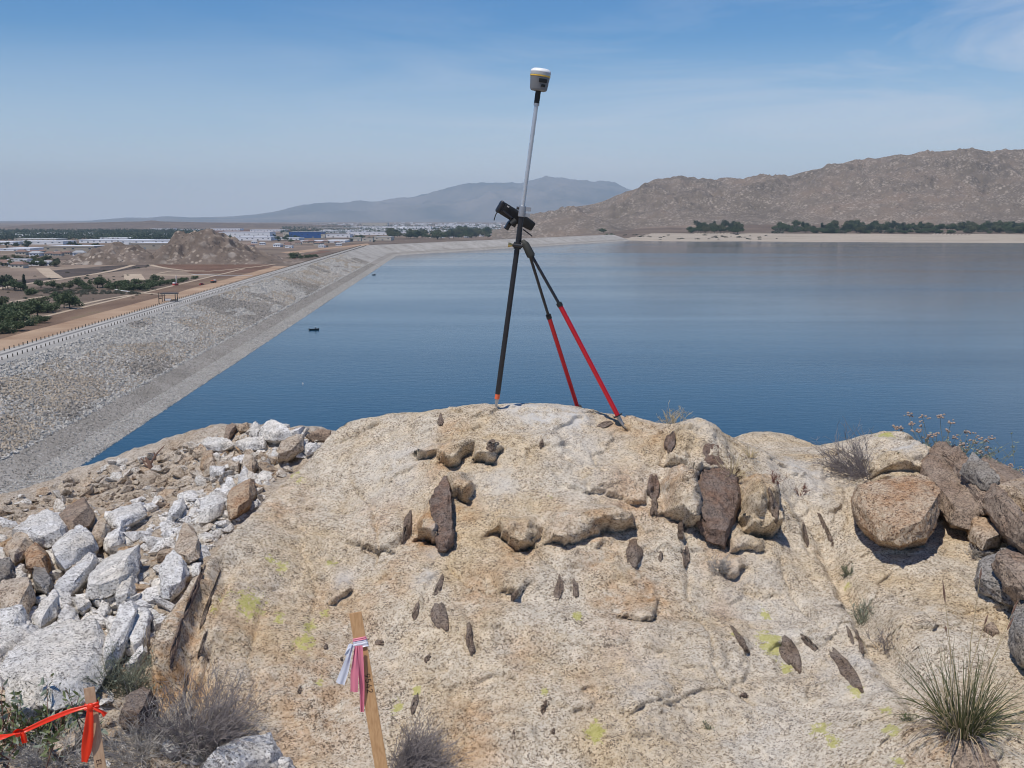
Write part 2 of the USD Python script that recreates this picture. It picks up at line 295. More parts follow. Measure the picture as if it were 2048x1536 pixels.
LUMPS = [  # outline in the photograph, height, width of the soft upper edge
 ([(1330,965),(1345,940),(1395,935),(1402,1060),(1360,1047),(1325,1037),(1318,990)], .17, .10),
 ([(1470,958),(1520,958),(1548,985),(1553,1050),(1532,1072),(1490,1067),(1468,1045),(1468,1000)], .18, .10),
 ([(1455,1040),(1490,1065),(1530,1078),(1522,1102),(1470,1112),(1450,1090)], .05, .08),
 ([(1325,932),(1328,885),(1395,850),(1440,872),(1478,952),(1400,948)], .06, .12),
 ([(893,950),(940,953),(954,975),(941,1008),(905,1002),(892,975)], .09, .10),
 ([(855,1010),(885,1000),(882,1093),(838,1078),(832,1050)], .09, .10),
 ([(981,1040),(1000,1026),(1070,1038),(1080,1060),(1062,1092),(1040,1104),(1022,1082),(1000,1062),(984,1060)], .11, .14),
 ([(1083,1065),(1100,1038),(1180,1008),(1232,1008),(1268,1040),(1260,1062),(1200,1062),(1175,1082),(1130,1098),(1093,1088)], .085, .16),
 ([(828,905),(850,895),(990,872),(1002,900),(985,928),(952,922),(940,905),(906,936),(878,932),(868,915),(835,915)], .075, .2),
 ([(666,890),(690,852),(765,832),(757,850),(690,882)], .02, .06),
 ([(980,1150),(1050,1135),(1065,1170),(1042,1198),(1006,1194)], .045, .12),
 ([(648,1188),(680,1162),(718,1162),(706,1192),(665,1218),(650,1214)], .03, .1),
 ([(1448,1132),(1480,1118),(1492,1140),(1466,1158),(1446,1147)], .05, .06),
 ([(1228,1180),(1300,1146),(1318,1200),(1292,1244),(1238,1242)], .03, .12),
 ([(1150,900),(1300,880),(1318,960),(1290,1010),(1180,985)], .035, .3),
 ([(700,980),(800,960),(830,1040),(790,1110),(690,1090)], .03, .3),
 ([(1640,905),(1740,880),(1830,900),(1835,960),(1740,955)], .06, .2),
 ([(1740,925),(1800,905),(1836,925),(1842,965),(1790,982),(1745,970)], .10, .12)]
for out, h, soft in LUMPS:
    q = hit(O, [a for a, _ in out], [b for _, b in out])[:, :2]
    lo, hi = q.min(0) - .10, q.max(0) + .02
    k = np.where((P2 > lo).all(1) & (P2 < hi).all(1))[0]; pts = P2[k]
    # a wandering outline
    z_ = np.c_[pts, np.zeros(len(k))]
    pts_w = pts + 0.07 * np.stack([noise3(z_, 6, 21, 4), noise3(z_, 6, 33, 4)], 1) + 0.035 * np.stack([noise3(z_, 22, 23, 3), noise3(z_, 22, 35, 3)], 1)
    dd, foot = seg_dist(pts_w, q); i = inside(pts_w, q); o_ = ~i
    dn = sstep(.2, .7, ((foot - pts_w) / np.maximum(dd, 1e-6)[:, None])[:, 1]) * np.exp(-(dd / .035) ** 2) * o_
    V[k] -= (min(.075, h * .7) * dn)[:, None] * np.array([0, -.9, .44])
    k, dd, foot, pts_w = k[i], dd[i], foot[i], pts_w[i]
    if not len(k): continue
    out_n = (foot - pts_w) / np.maximum(dd, 1e-6)[:, None]
    sharp = sstep(-0.15, 0.45, -out_n[:, 1])
    zz_ = np.c_[P2[k], np.zeros(len(k))]
    w = soft * (1 - sharp) + (0.014 + 0.16 * np.maximum(0, noise3(zz_, 8, 44, 3) + .04)) * sharp
    amount = np.sin(np.clip(dd / w, 0, 1) * math.pi / 2)
    V[k] += (1.45 * h * amount * (0.85 + 1.1 * noise3(zz_, 6, 4, 3)))[:, None] * PUSH
GROOVES = [([(700,960),(740,1010),(760,1080),(750,1150)], .03, .008), ([(1080,1110),(1120,1140),(1180,1130),(1240,1110)], .03, .008), ([(900,1130),(930,1180),(980,1200),(1040,1205)], .03, .009), ([(1180,900),(1200,950),(1260,960)], .025, .007), ([(600,1100),(640,1180),(620,1260)], .02, .007), ([(1380,1210),(1420,1280),(1430,1360),(1500,1420)], .025, .008), ([(860,1350),(960,1340),(1050,1370)], .02, .007), ([(1560,1120),(1580,1200),(1640,1260)], .03, .012), ([(1700,1000),(1690,1080),(1720,1130)], .02, .010), ([(1800,1200),(1880,1260),(1950,1270)], .02, .008), ([(520,1240),(500,1330),(520,1420)], .02, .008), ([(420,1300),(400,1400),(390,1480)], .04, .02), ([(455,1160),(420,1290),(405,1350)], .03, .012),
           ([(1585,1000),(1640,1060),(1680,1150),(1730,1230),(1790,1320),(1850,1420)], .10, .07), ([(445,1120),(405,1240),(380,1340)], .05, .04), ([(410,1180),(372,1300),(350,1390)], .05, .035), ([(470,1110),(430,1230)], .03, .03),
           ([(1595,1035),(1625,1110)], .03, .02), ([(1700,1230),(1745,1310)], .03, .02), ([(1370,1050),(1368,1100),(1376,1150),(1372,1200)], .02, .012), ([(1145,1060),(1150,1090)], .02, .015),
           ([(1265,1360),(1215,1440)], .012, .012), ([(790,1075),(840,1068)], .02, .012), ([(905,1098),(935,1105)], .02, .010), ([(672,880),(712,862),(756,846)], .05, .012), ([(1385,948),(1400,955)], .06, .02), ([(1478,966),(1512,953)], .06, .016),
           ([(1325,930),(1338,880)], .04, .02)]
for line, depth, w in GROOVES:
    q = hit(O, [a for a, _ in line], [b for _, b in line])[:, :2]
    k = np.where((P2 > q.min(0) - .3).all(1) & (P2 < q.max(0) + .3).all(1))[0]
    pw = P2[k] + 0.06 * np.stack([noise3(np.c_[P2[k], np.zeros(len(k))], 5, 51, 4), noise3(np.c_[P2[k], np.zeros(len(k))], 5, 63, 4)], 1)
    dd, _ = seg_dist(pw, q, closed=False)
    V[k, 2] -= depth * np.exp(-(dd / w) ** 2)
bil = lambda f, sd: np.abs(noise3(V, f, sd, 3)) * 2
V[:, 2] += 0.055 * noise3(V, 1.9, 7, 3)
flat_z = V * [1, 1, .4]
for f_, sd, th_, hh in ((1.5, 61, .02, .026), (1.5, 61, -.10, .022), (2.3, 66, .05, .022), (2.3, 66, -.07, .020), (3.9, 72, .08, .018)):
    n_ = noise3(flat_z, f_, sd, 5); V += (hh * sstep(th_ - .007, th_ + .007, n_) * sstep(-.06, .08, noise3(flat_z, 1.1, sd + 90, 2)))[:, None] * PUSH
V += (0.045 * noise3(V, 5, 8, 3) + 0.030 * (bil(4.5, 41) - .25) + 0.022 * (bil(11, 42) - .25))[:, None] * PUSH
V += (0.024 * noise3(V, 24, 9, 3) + 0.011 * noise3(V, 70, 10, 2))[:, None] * PUSH
# the left side breaks off to the rubble
V[:, 2] -= np.where(edge_s < 0.10, 0.02 * np.clip((0.10 - edge_s) / 0.10, 0, 1) ** 2, 0) + np.where(edge_s < 0, np.minimum(-edge_s * 6.0, 1.6), 0)
V[:, 0] += np.where(edge_s < 0, np.minimum(-edge_s, 0.25) * 0.9, 0)
keep_v = edge_s > -0.40
fa = grid_faces(*X.shape); fa = fa[keep_v[fa].all(1)]
remap = np.cumsum(keep_v) - 1
OV = V[keep_v]
marks = np.zeros((len(OV), 3))
def blot(ch, lst):
    p = hit(O, [a[0] for a in lst], [a[1] for a in lst])
    for (a, b, r, s), c in zip(lst, p):
        rr = r * c[1] / F
        dx, dy = (OV[:, 0] - c[0]), (OV[:, 1] - c[1]) * 0.62
        marks[:, ch] = np.maximum(marks[:, ch], s * np.clip(1.25 - np.hypot(dx, dy) / rr, 0, 1))
blot(0, [(500,1215,44,.55),(610,1310,32,.55),(620,1270,24,.5),(565,1135,22,.52),(540,1120,16,.5),(450,1190,18,.55),(425,1197,14,.5),(585,945,18,.6),(600,965,14,.5),(1155,1250,16,.6),(1190,1475,28,.66),(1530,1225,18,.6),(1540,1300,38,.66),(1575,1345,18,.66),
         (1470,1295,16,.66),(1640,1470,30,.6),(1665,1500,26,.55),(1710,1390,22,.62),(1770,1430,20,.58),(1780,1470,24,.6),(1795,1525,18,.6),(835,1400,14,.6),(1090,1400,12,.66),(795,1430,22,.55),(665,1135,18,.5),(1695,1155,10,.6),(1770,885,24,.66),(560,1245,22,.5),(650,1240,18,.5),(640,1390,14,.5),(1690,1340,14,.5),(1100,1000,12,.3)])
blot(1, [(345,1350,90,.9),(365,1250,60,.9),(325,1440,70,.8),(420,1150,50,.6),(1030,1110,50,.6),(1190,1105,60,.6),(870,940,40,.7),(930,1020,40,.6),(1440,1120,50,.6),(640,1230,60,.5),(560,1400,110,.5),(1240,1300,80,.4),(860,1080,60,.9),(1230,1215,55,.8),(1260,1010,70,.7),(1300,1200,60,.8),(960,1190,60,.6),(620,1420,160,.65),(760,1050,60,.5),(950,1480,90,.6),(700,1240,90,.45),(480,1250,120,.4),(1345,1010,50,.7),(1510,1020,40,.6),(560,1010,70,.5),(1050,1330,60,.4),(900,870,40,.6),(1180,1380,60,.4),(1240,850,40,.6),(1300,880,50,.5),(1880,1500,70,.8),(380,1230,60,.7),(1450,1230,40,.5),(790,1180,50,.5),(1130,1060,60,.4)])
blot(2, [(1080,830,60,.95),(1150,845,45,.9),(1040,818,40,.9),(1120,828,40,.9),(1000,960,60,.4),(1500,1200,120,.35),(1600,1300,110,.3),(1500,1480,130,.3),(870,1110,30,.5),(850,1165,34,.6),(1400,870,50,.5),(1600,960,90,.5),(1800,940,40,.8),(690,1180,30,.6),(1700,1350,100,.4),(800,940,90,.4),(1180,930,100,.35),(1300,1400,120,.35)])
outcrop = thing('granite_outcrop', label='big rounded outcrop of speckled tan granite that fills the middle and carries the survey pole', cat='rock outcrop')
g = obj('granite_mass', trimesh.Trimesh(OV, remap[fa], process=False), M['dome'], outcrop, smooth=True); tint(g, 'marks', marks)
from scipy.spatial import cKDTree
ocT = cKDTree(OV[:, :2])
def OS(x, y):
    """the finished outcrop's top height"""
    q = np.stack([np.ravel(x), np.ravel(y)], 1); dd, i = ocT.query(q, k=4)
    return np.where(dd.min(1) < 0.08, OV[i, 2].max(1), -99).reshape(np.shape(x))
def GROUND(x, y): return np.maximum(OS(x, y), HS(x, y))
def gh(px, py, lift=0.0): return hit(GROUND, px, py, lift)

def rough_rock(pts, seed, edge=0.03, a1=0.02, a2=0.006, sm=0):
    """an angular stone: hull of the points, finely divided, knocked about"""
    pts = np.asarray(pts, float); h = ConvexHull(pts); m = trimesh.Trimesh(pts, h.simplices, process=True); m.fix_normals()
    m.merge_vertices(); m.remove_unreferenced_vertices()
    size = np.ptp(pts, axis=0).max(); e = max(edge, size / 26)
    v, f = trimesh.remesh.subdivide_to_size(m.vertices, m.faces, e, max_iter=12)
    m = trimesh.Trimesh(v, f, process=True); m.merge_vertices()
    if sm: trimesh.smoothing.filter_laplacian(m, lamb=0.5, iterations=sm, volume_constraint=False)
    n = m.vertex_normals
    q = m.vertices + seed * 3.7
    m.vertices = m.vertices + n * (a1 * 2 * noise3(q, 0.9 / max(size, .05) * 3.2, seed, 3) + a2 * 2 * noise3(q, 38, seed + 1, 2))[:, None]
    return m
def outline_rock(fn, out, thick, seed, tilt=0.0, shrink=0.82, sink=0.06, lift=None, **kw):
    """a stone whose outline was read off the photograph, with real thickness, resting on the surface fn"""
    r = np.random.default_rng(seed); out = np.asarray(out, float)
    mid = hit(fn, out[:, 0], out[:, 1], thick * 0.45 if lift is None else lift)
    # keep it one compact body: flatten the spread in depth
    c = mid.mean(0); sight = (c - [0, 0, CAMZ]) / np.linalg.norm(c - [0, 0, CAMZ])
    nrm = np.array([0, -0.45, 0.89])
    top = c + (mid - c) * shrink + nrm * thick * 0.45 + r.normal(0, thick * 0.10, mid.shape)
    bot = c + (mid - c) * 0.92 + sight * (thick * 1.1 + sink) + np.array([0, 0, -sink])
    return rough_rock(np.vstack([mid, top, bot]), seed, **kw)

# dark inclusions that stand a little proud of the granite: (centre x, y, length, width, lean from upright, height m)
INC = [(881,840,34,13,0,.03,'d'),(1083,888,22,9,10,.02,'d'),(815,1050,95,20,12,.03,'d'),(880,1232,78,38,-4,.035,'d'),(940,1275,72,17,-3,.025,'d'),(1269,1110,64,34,4,.03,'d'),(1118,1175,50,19,4,.02,'d'),(1152,1180,44,14,-8,.02,'d'),
       (1306,975,62,24,4,.05,'r'),(1308,1015,40,15,2,.05,'d'),(1361,1062,42,16,0,.035,'d'),(1374,1112,46,18,-4,.03,'d'),(1321,1112,28,10,0,.02,'d'),(1545,1010,70,18,-14,.05,'d'),(1578,1308,78,34,-22,.04,'d'),(1692,1340,112,30,-36,.035,'d'),(1480,1278,66,14,-34,.03,'d'),
       (1618,1285,54,14,-44,.02,'d'),(830,1405,50,13,14,.02,'d'),(1088,1415,34,10,12,.02,'d'),(880,1168,48,13,22,.02,'d'),(832,1222,46,12,18,.02,'d'),(856,1315,22,11,30,.012,'d'),(1107,1462,18,7,0,.012,'d'),(652,1292,14,8,20,.01,'d'),(683,1318,10,6,0,.008,'d'),
       (1027,1466,16,6,0,.01,'d'),(1720,1285,60,10,-20,.02,'d'),(1700,1270,40,9,-20,.02,'d'),(1610,1065,50,9,-14,.02,'d'),(1650,1055,70,10,-24,.02,'d'),(1212,848,34,14,80,.03,'d'),(985,892,30,24,40,.02,'d'),(388,1185,130,11,22,.02,'r'),(352,1285,110,13,14,.02,'r'),(420,1200,120,7,20,.012,'d'),(368,1395,90,12,8,.02,'d'),(405,1290,70,8,16,.012,'d'),(1340,885,46,20,14,.05,'r'),(1490,1390,10,20,0,.01,'r'),(760,1285,16,20,0,.012,'d'),
       (1030,1190,26,10,30,.01,'d'),(600,1380,20,9,20,.012,'d')]
for j, (cx, cy, L, W, lean, h, kind) in enumerate(INC):
    r = np.random.default_rng(700 + j); th = np.linspace(0, 2 * math.pi, 11)[:-1] + r.uniform(-.15, .15, 10)
    a = math.radians(lean); rad = r.uniform(.62, 1.15, 10)
    u, v = W / 2 * np.cos(th) * rad * (1 - .22 * np.sin(th)), -L / 2 * np.sin(th) * rad
    px, py = cx + u * math.cos(a) - v * math.sin(a), cy + u * math.sin(a) + v * math.cos(a)
    rings = np.array([0, .35, .62, .82, .94, 1.0, 1.06]); nt = 22; tt_ = np.arange(nt) * 2 * math.pi / nt
    rad_ = np.interp(tt_, np.r_[th - .3, th + 6.2], np.r_[rad, rad], period=2 * math.pi) * (1 + .35 * noise3(np.c_[np.cos(tt_), np.sin(tt_), 0 * tt_ + j], 1.7, 5, 3))
    gx = cx + np.outer(rings, W / 2 * np.cos(tt_) * rad_ * (1 - .22 * np.sin(tt_))); gy = cy - np.outer(rings, L / 2 * np.sin(tt_) * rad_)
    ux, uy = gx - cx, gy - cy; gx, gy = cx + ux * math.cos(a) - uy * math.sin(a), cy + ux * math.sin(a) + uy * math.cos(a)
    p = hit(OS, gx.ravel(), gy.ravel()); ok = np.abs(p[:, 1] - np.median(p[:, 1])) < .3
    if ok.mean() < .8: continue
    p[~ok] = p[ok].mean(0)
    lift = np.repeat(np.array([.55, .55, .5, .42, .32, .05, -.35]), nt) * max(h, .018) * (1 + 1.2 * noise3(p, 30, j, 3)); v_ = p + PUSH * lift[:, None]
    f_ = grid_faces(len(rings), nt + 1); q_, r_ = f_ // (nt + 1), (f_ % (nt + 1)) % nt
    m_ = trimesh.Trimesh(v_, q_ * nt + r_, process=False)
    if m_.face_normals[:, 2].mean() < 0: m_.invert()
    obj('dark_inclusion', m_, M['dark_rock' if kind == 'd' else 'red_rock'], outcrop, smooth=True)
DIKES = [([(1402,945),(1440,938),(1474,962),(1478,1000),(1468,1040),(1455,1072),(1448,1092),(1412,1080),(1396,1045),(1397,1000),(1394,965)], .13, 'dike', 'broad reddish brown vertical dike between two granite blocks'),
         ([(1404,935),(1408,905),(1428,898),(1455,902),(1470,950),(1440,962),(1404,958)], .10, 'dike', 'flat dark cap stone above the broad dike'),
         ([(868,985),(892,957),(900,975),(897,1050),(906,1085),(893,1104),(874,1100),(867,1060),(862,1020)], .10, 'dike', 'narrow dark red dike with a deep shadow under it')]
for j, (o, t, nm, lb) in enumerate(DIKES):
    tag(obj(nm, outline_rock(O, o, t, 40 + j, lift=t * .48, edge=0.012, a1=0.04, a2=0.014, shrink=.92), M['red_rock'], outcrop, smooth=40), label=lb)

# ------------------------------------------------------------------ lake, dam, plain, far shore, hills, haze
E1 = np.array([-0.0566, 0.9984]); L1 = np.array([-0.9984, -0.0566]); E2 = np.array([0.398, 0.917])
A0, B0 = E1 * -40 + L1 * 106.1, E1 * 1341 + L1 * 106.1
ang = math.acos(E1 @ E2); RAD = 190.0; tl = RAD * math.tan(ang / 2)
q0, q1 = B0 - E1 * tl, B0 + E2 * tl; cen = q0 - L1 * RAD
arc = [cen + RAD * (math.cos(a) * L1 + math.sin(a) * E1) for a in np.linspace(0, ang, 12)]
endp = B0 + E2 * 1000
PATH = [A0 + (q0 - A0) * t for t in np.linspace(0, 1, 260)[:-1]] + arc + [q1 + (endp - q1) * t for t in np.linspace(0, 1, 60)[1:]]
PATH = np.array(PATH); TAN = np.gradient(PATH, axis=0); TAN /= np.linalg.norm(TAN, axis=1)[:, None]
LEFT = np.stack([-TAN[:, 1], TAN[:, 0]], 1)
def dam_xy(i, o): return PATH[i] + LEFT[i] * np.asarray(o)[..., None]        # o: metres to the left (land side) of the crest's lake edge
def strip(o0, o1, z0, z1, n=2, lo=0, hi=None, wob=0.0, seed=0):
    """a band along the dam between two offsets and heights"""
    hi = len(PATH) if hi is None else hi
    o = np.linspace(o0, o1, n); z = np.linspace(z0, z1, n); k = hi - lo
    v = np.zeros((k, n, 3)); v[..., :2] = PATH[lo:hi, None] + LEFT[lo:hi, None] * o[None, :, None]; v[..., 2] = z
    if wob: v[..., 2] += wob * noise3(v, 0.4, seed, 3)
    f = grid_faces(k, n)[:, ::-1]
    return trimesh.Trimesh(v.reshape(-1, 3), f, process=False)

def ground_mat(name, cols, scale=0.02, rough=0.95, detail=8.0, cell=None, speck=None, bump=0.0, stretch=(1, 1, 1)):
    """dry land: a ramp of earth colours over layered noise; cell: fields; speck: (colour, cells per metre, size) pale boulders or dark bushes"""
    n = {'g': ('geometry', {}), 'mp': ('mapping', {'scale': stretch}), 'n': ('noise_texture', {'scale': scale, 'detail': detail, 'roughness': 0.62}), 'r': ('rgb_ramp', {'ramp': cols}), 'p': ('principled_bsdf', {'roughness': rough, 'specular_ior_level': 0.1})}
    l = [('g.position', 'mp.vector'), ('mp.vector', 'n.vector'), ('n.fac', 'r.fac')]; out = 'r.color'
    if cell:
        n |= {'c': ('voronoi_texture', {'scale': cell, 'metric': 'manhattan'}), 'cs': ('separate_color', {}), 'cr': ('map_range', {'to_min': 0.72, 'to_max': 1.25}), 'h': ('hsv', {})}
        l += [('g.position', 'c.vector'), ('c.color', 'cs.color'), ('cs.r', 'cr.value'), (out, 'h.color'), ('cr.result', 'h.value')]; out = 'h.color'
    for k, (col, sc, lim) in enumerate(speck or ()):
        n |= {f'v{k}': ('voronoi_texture', {'scale': sc, 'randomness': 1.0}), f'vn{k}': ('noise_texture', {'scale': sc * 0.17, 'detail': 4.0}), f'vd{k}': ('math', {'math_type': 'multiply'}), f'vc{k}': ('separate_color', {}),
              f'vm{k}': ('map_range', {'from_min': lim, 'from_max': lim * 0.6, 'to_min': 0.0, 'to_max': 1.0, 'clamp': True}), f'vr{k}': ('map_range', {'from_min': 0.40, 'from_max': 0.62, 'clamp': True}), f'x{k}': ('mix_color', {'b': col})}
        l += [('g.position', f'v{k}.vector'), ('g.position', f'vn{k}.vector'), (f'v{k}.distance', f'vm{k}.value'), (f'vn{k}.fac', f'vr{k}.value'), (f'vm{k}.result', f'vd{k}.value1'), (f'vr{k}.result', f'vd{k}.value2'), (f'vd{k}.value', f'x{k}.fac'), (out, f'x{k}.a')]; out = f'x{k}.result'
    if bump:
        n['b'] = ('bump', {'strength': 1.0, 'distance': bump}); l += [('n.fac', 'b.height'), ('b.normal', 'p.normal')]
    l.append((out, 'p.base_color'))
    return usdkit.material(stage, '/World/Looks/' + name, n, l, surface='p.BSDF')
M['plain'] = ground_mat('dry_plain', [(0.3, (.13, .098, .075)), (0.5, (.19, .145, .11)), (0.62, (.24, .185, .14)), (0.75, (.17, .15, .10))], 0.006, cell=0.0035)
M['verge'] = ground_mat('tan_verge', [(0.35, (.30, .20, .13)), (0.65, (.44, .32, .22))], 0.03)
M['toe'] = ground_mat('brown_toe_strip', [(0.32, (.13, .085, .06)), (0.5, (.17, .115, .08)), (0.6, (.21, .145, .10)), (0.72, (.13, .14, .06))], 0.016, stretch=(1.4, .6, 1))
M['burnt'] = ground_mat('dark_burnt_field', [(0.35, (.06, .05, .045)), (0.65, (.11, .085, .07))], 0.03)
M['red_field'] = ground_mat('red_brown_field', [(0.35, (.11, .065, .045)), (0.65, (.19, .115, .08))], 0.03)
M['path'] = ground_mat('pale_dirt_track', [(0.3, (.36, .28, .20)), (0.7, (.50, .41, .31))], 0.05)
M['beach'] = ground_mat('pale_beach_sand', [(0.3, (.31, .26, .205)), (0.55, (.40, .345, .275)), (0.72, (.27, .225, .165))], 0.012, stretch=(.5, 1.2, 1))
M['scrub'] = ground_mat('brown_scrub_shore', [(0.3, (.11, .08, .06)), (0.7, (.19, .145, .11))], 0.01)
M['hill'] = ground_mat('rocky_hill', [(0.3, (.12, .10, .079)), (0.5, (.165, .135, .107)), (0.7, (.21, .16, .122))], 0.005, speck=[((.31, .265, .22), 0.13, .50), ((.34, .29, .24), 0.05, .30), ((.085, .07, .055), 0.10, .30)], bump=6.0)
M['knoll'] = ground_mat('rocky_knoll', [(0.3, (.11, .085, .065)), (0.5, (.16, .125, .10)), (0.7, (.22, .175, .14))], 0.03, speck=[((.38, .32, .26), 0.16, .40), ((.33, .29, .25), 0.07, .42), ((.07, .06, .05), 0.2, .25)], bump=2.5)
M['mountain'] = ground_mat('mountain', [(0.35, (.10, .10, .10)), (0.65, (.22, .20, .185))], 0.0005, bump=60.0)
M['riprap_bed'] = ground_mat('riprap_bed', [(0.3, (.24, .22, .19)), (0.5, (.34, .32, .285)), (0.7, (.42, .395, .36))], 0.05, speck=[((.52, .50, .47), 0.95, .5), ((.10, .09, .08), 1.1, .30)], bump=.35)
M['bench'] = ground_mat('bench_band', [(0.3, (.28, .26, .225)), (0.7, (.40, .375, .335))], 0.12, speck=[((.13, .115, .10), 1.1, .42), ((.5, .48, .45), 1.3, .4)], bump=.3)
M['dark_bench'] = ground_mat('dark_bench_band', [(0.3, (.23, .21, .18)), (0.7, (.34, .315, .28))], 0.05, speck=[((.45, .43, .40), 1.2, .36), ((.10, .09, .08), 1.1, .3)], bump=.15)
M['gravel_edge'] = ground_mat('gravel_shoulder', [(0.3, (.30, .285, .26)), (0.7, (.37, .355, .325))], 0.1, speck=[((.2, .19, .17), 1.5, .2)])
M['asphalt'] = ground_mat('worn_road', [(0.3, (.36, .345, .315)), (0.7, (.46, .44, .405))], 0.15, stretch=(3, .25, 1))
M['asphalt_dark'] = ground_mat('road_dark_lane', [(0.3, (.15, .145, .14)), (0.7, (.26, .25, .235))], 0.2, stretch=(3, .2, 1))

# water
wm = usdkit.material(stage, '/World/Looks/lake_water', {
    'g': ('geometry', {}), 'm1': ('mapping', {'scale': (0.16, 0.42, 1.0), 'rotation': (0, 0, 0.25)}), 'n1': ('noise_texture', {'scale': 1.1, 'detail': 6.0, 'roughness': 0.68}),
    'm2': ('mapping', {'scale': (0.0016, 0.0085, 1.0), 'rotation': (0, 0, -0.06)}), 'n2': ('noise_texture', {'scale': 1.0, 'detail': 5.0, 'roughness': 0.6, 'distortion': 0.6}),
    'mr': ('map_range', {'from_min': 0.35, 'from_max': 0.65, 'to_min': 0.06, 'to_max': 0.14, 'clamp': True}), 'bs': ('map_range', {'from_min': 0.35, 'from_max': 0.65, 'to_min': 0.25, 'to_max': 0.65, 'clamp': True}),
    'b': ('bump', {'distance': 0.14}), 'p': ('principled_bsdf', {'base_color': (0.003, 0.036, 0.066), 'ior': 1.333})},
    [('g.position', 'm1.vector'), ('m1.vector', 'n1.vector'), ('g.position', 'm2.vector'), ('m2.vector', 'n2.vector'), ('n2.fac', 'mr.value'), ('mr.result', 'p.roughness'), ('n2.fac', 'bs.value'), ('bs.result', 'b.strength'), ('n1.fac', 'b.height'), ('b.normal', 'p.normal')], surface='p.BSDF')
SHORE = at_z(np.array([1225, 1300, 1400, 1500, 1600, 1700, 1800, 1900, 2048]), np.array([480.5, 482, 483, 482.5, 484, 484, 485, 485.5, 486]), 0.0)[:, :2]
SHX = np.concatenate([[-4000, 150], SHORE[:, 0], [1500, 3000, 12000]]); SHY = np.concatenate([[2260, 2260], SHORE[:, 1], [1900, 1700, 1500]])
def shore_y(x): return np.interp(x, SHX, SHY)
from shapely.geometry import Polygon
edge_pts = [tuple(dam_xy(i, -35.0)) for i in range(0, len(PATH), 6) if dam_xy(i, -35.0)[1] < 2290]
wp = edge_pts + [(230, 2290), (500, 2220), (900, 2150), (1300, 2080), (3000, 1900), (3000, -900), (-110, -900)]
wpoly = Polygon(wp).buffer(0)
tv, tf = trimesh.creation.triangulate_polygon(wpoly, engine='earcut')
wv = np.c_[tv, np.zeros(len(tv))]
if np.cross(wv[tf[0, 1]] - wv[tf[0, 0]], wv[tf[0, 2]] - wv[tf[0, 0]])[2] < 0: tf = tf[:, ::-1]
obj('lake', trimesh.Trimesh(wv, tf, process=False), wm, kind='structure')

# land sheet out to the horizon
PZ = -12.0
def side_right(x, y):
    """metres to the right of the line on which the dam's second leg runs on"""
    return (x - B0[0]) * E2[1] - (y - B0[1]) * E2[0]
def land(x, y):
    x, y = np.asarray(x, float), np.asarray(y, float); r = np.hypot(x, y)
    d = y - shore_y(x)
    beach = np.where(d > 0, 0.030 * np.minimum(d, 520) + 0.034 * np.clip(d - 520, 0, 900), 0.03 * d)
    far_l = PZ + 0 * x
    s = side_right(x, y); on_right = sstep(-30, 60, s) * sstep(1500, 2100, y)
    plain_z = far_l + 6 * noise3(np.stack([x, y, 0 * x], -1), 0.0004, 2, 3) * sstep(4500, 9000, r)
    lake = np.clip(beach, -7, 60)
    lake_side = np.where(y < 1341, (x - (A0[0] + (y - A0[1]) * E1[0] / E1[1])) > -20, s > -15)
    z = np.where(lake_side, lake, plain_z)
    w_ = sstep(-520, -20, s) * sstep(1800, 2500, y) * (~lake_side)
    z = z * (1 - w_) + np.maximum(lake, PZ) * w_
    back = sstep(-200, -3000, y)
    return z * (1 - back) + (PZ + 4) * back
az = np.concatenate([np.linspace(-180, -36, 40)[:-1], np.linspace(-36, 36, 420), np.linspace(36, 180, 40)[1:]])
rr = np.concatenate([np.linspace(0, 120, 6), np.geomspace(150, 36000, 260)])
AZ, RR = np.meshgrid(np.radians(az), rr, indexing='ij')
GX, GY = RR * np.sin(AZ), RR * np.cos(AZ)
GZ = land(GX, GY)
gf = grid_faces(*GX.shape)[:, ::-1]
lake_tri = ((GZ.ravel()[gf] > -6.9).any(1))
gcen = np.stack([GX, GY], -1).reshape(-1, 2)[gf].mean(1); sd = gcen[:, 1] - shore_y(gcen[:, 0])
rightside = (side_right(gcen[:, 0], gcen[:, 1]) > 0) & (gcen[:, 1] > 1500)
gv = np.stack([GX, GY, GZ], -1).reshape(-1, 3)
sub = lambda k: trimesh.Trimesh(gv, gf[k], process=False)
def compact(m): m.remove_unreferenced_vertices(); return m
isb = rightside & (sd < 380); iss = rightside & (sd >= 380) & (sd < 4000)
obj('ground', compact(sub(~isb & ~iss)), M['plain'], smooth=True, kind='structure')
obj('beach', compact(sub(isb)), M['beach'], smooth=True, kind='structure')
obj('shore_ground', compact(sub(iss)), M['scrub'], smooth=True, kind='structure')

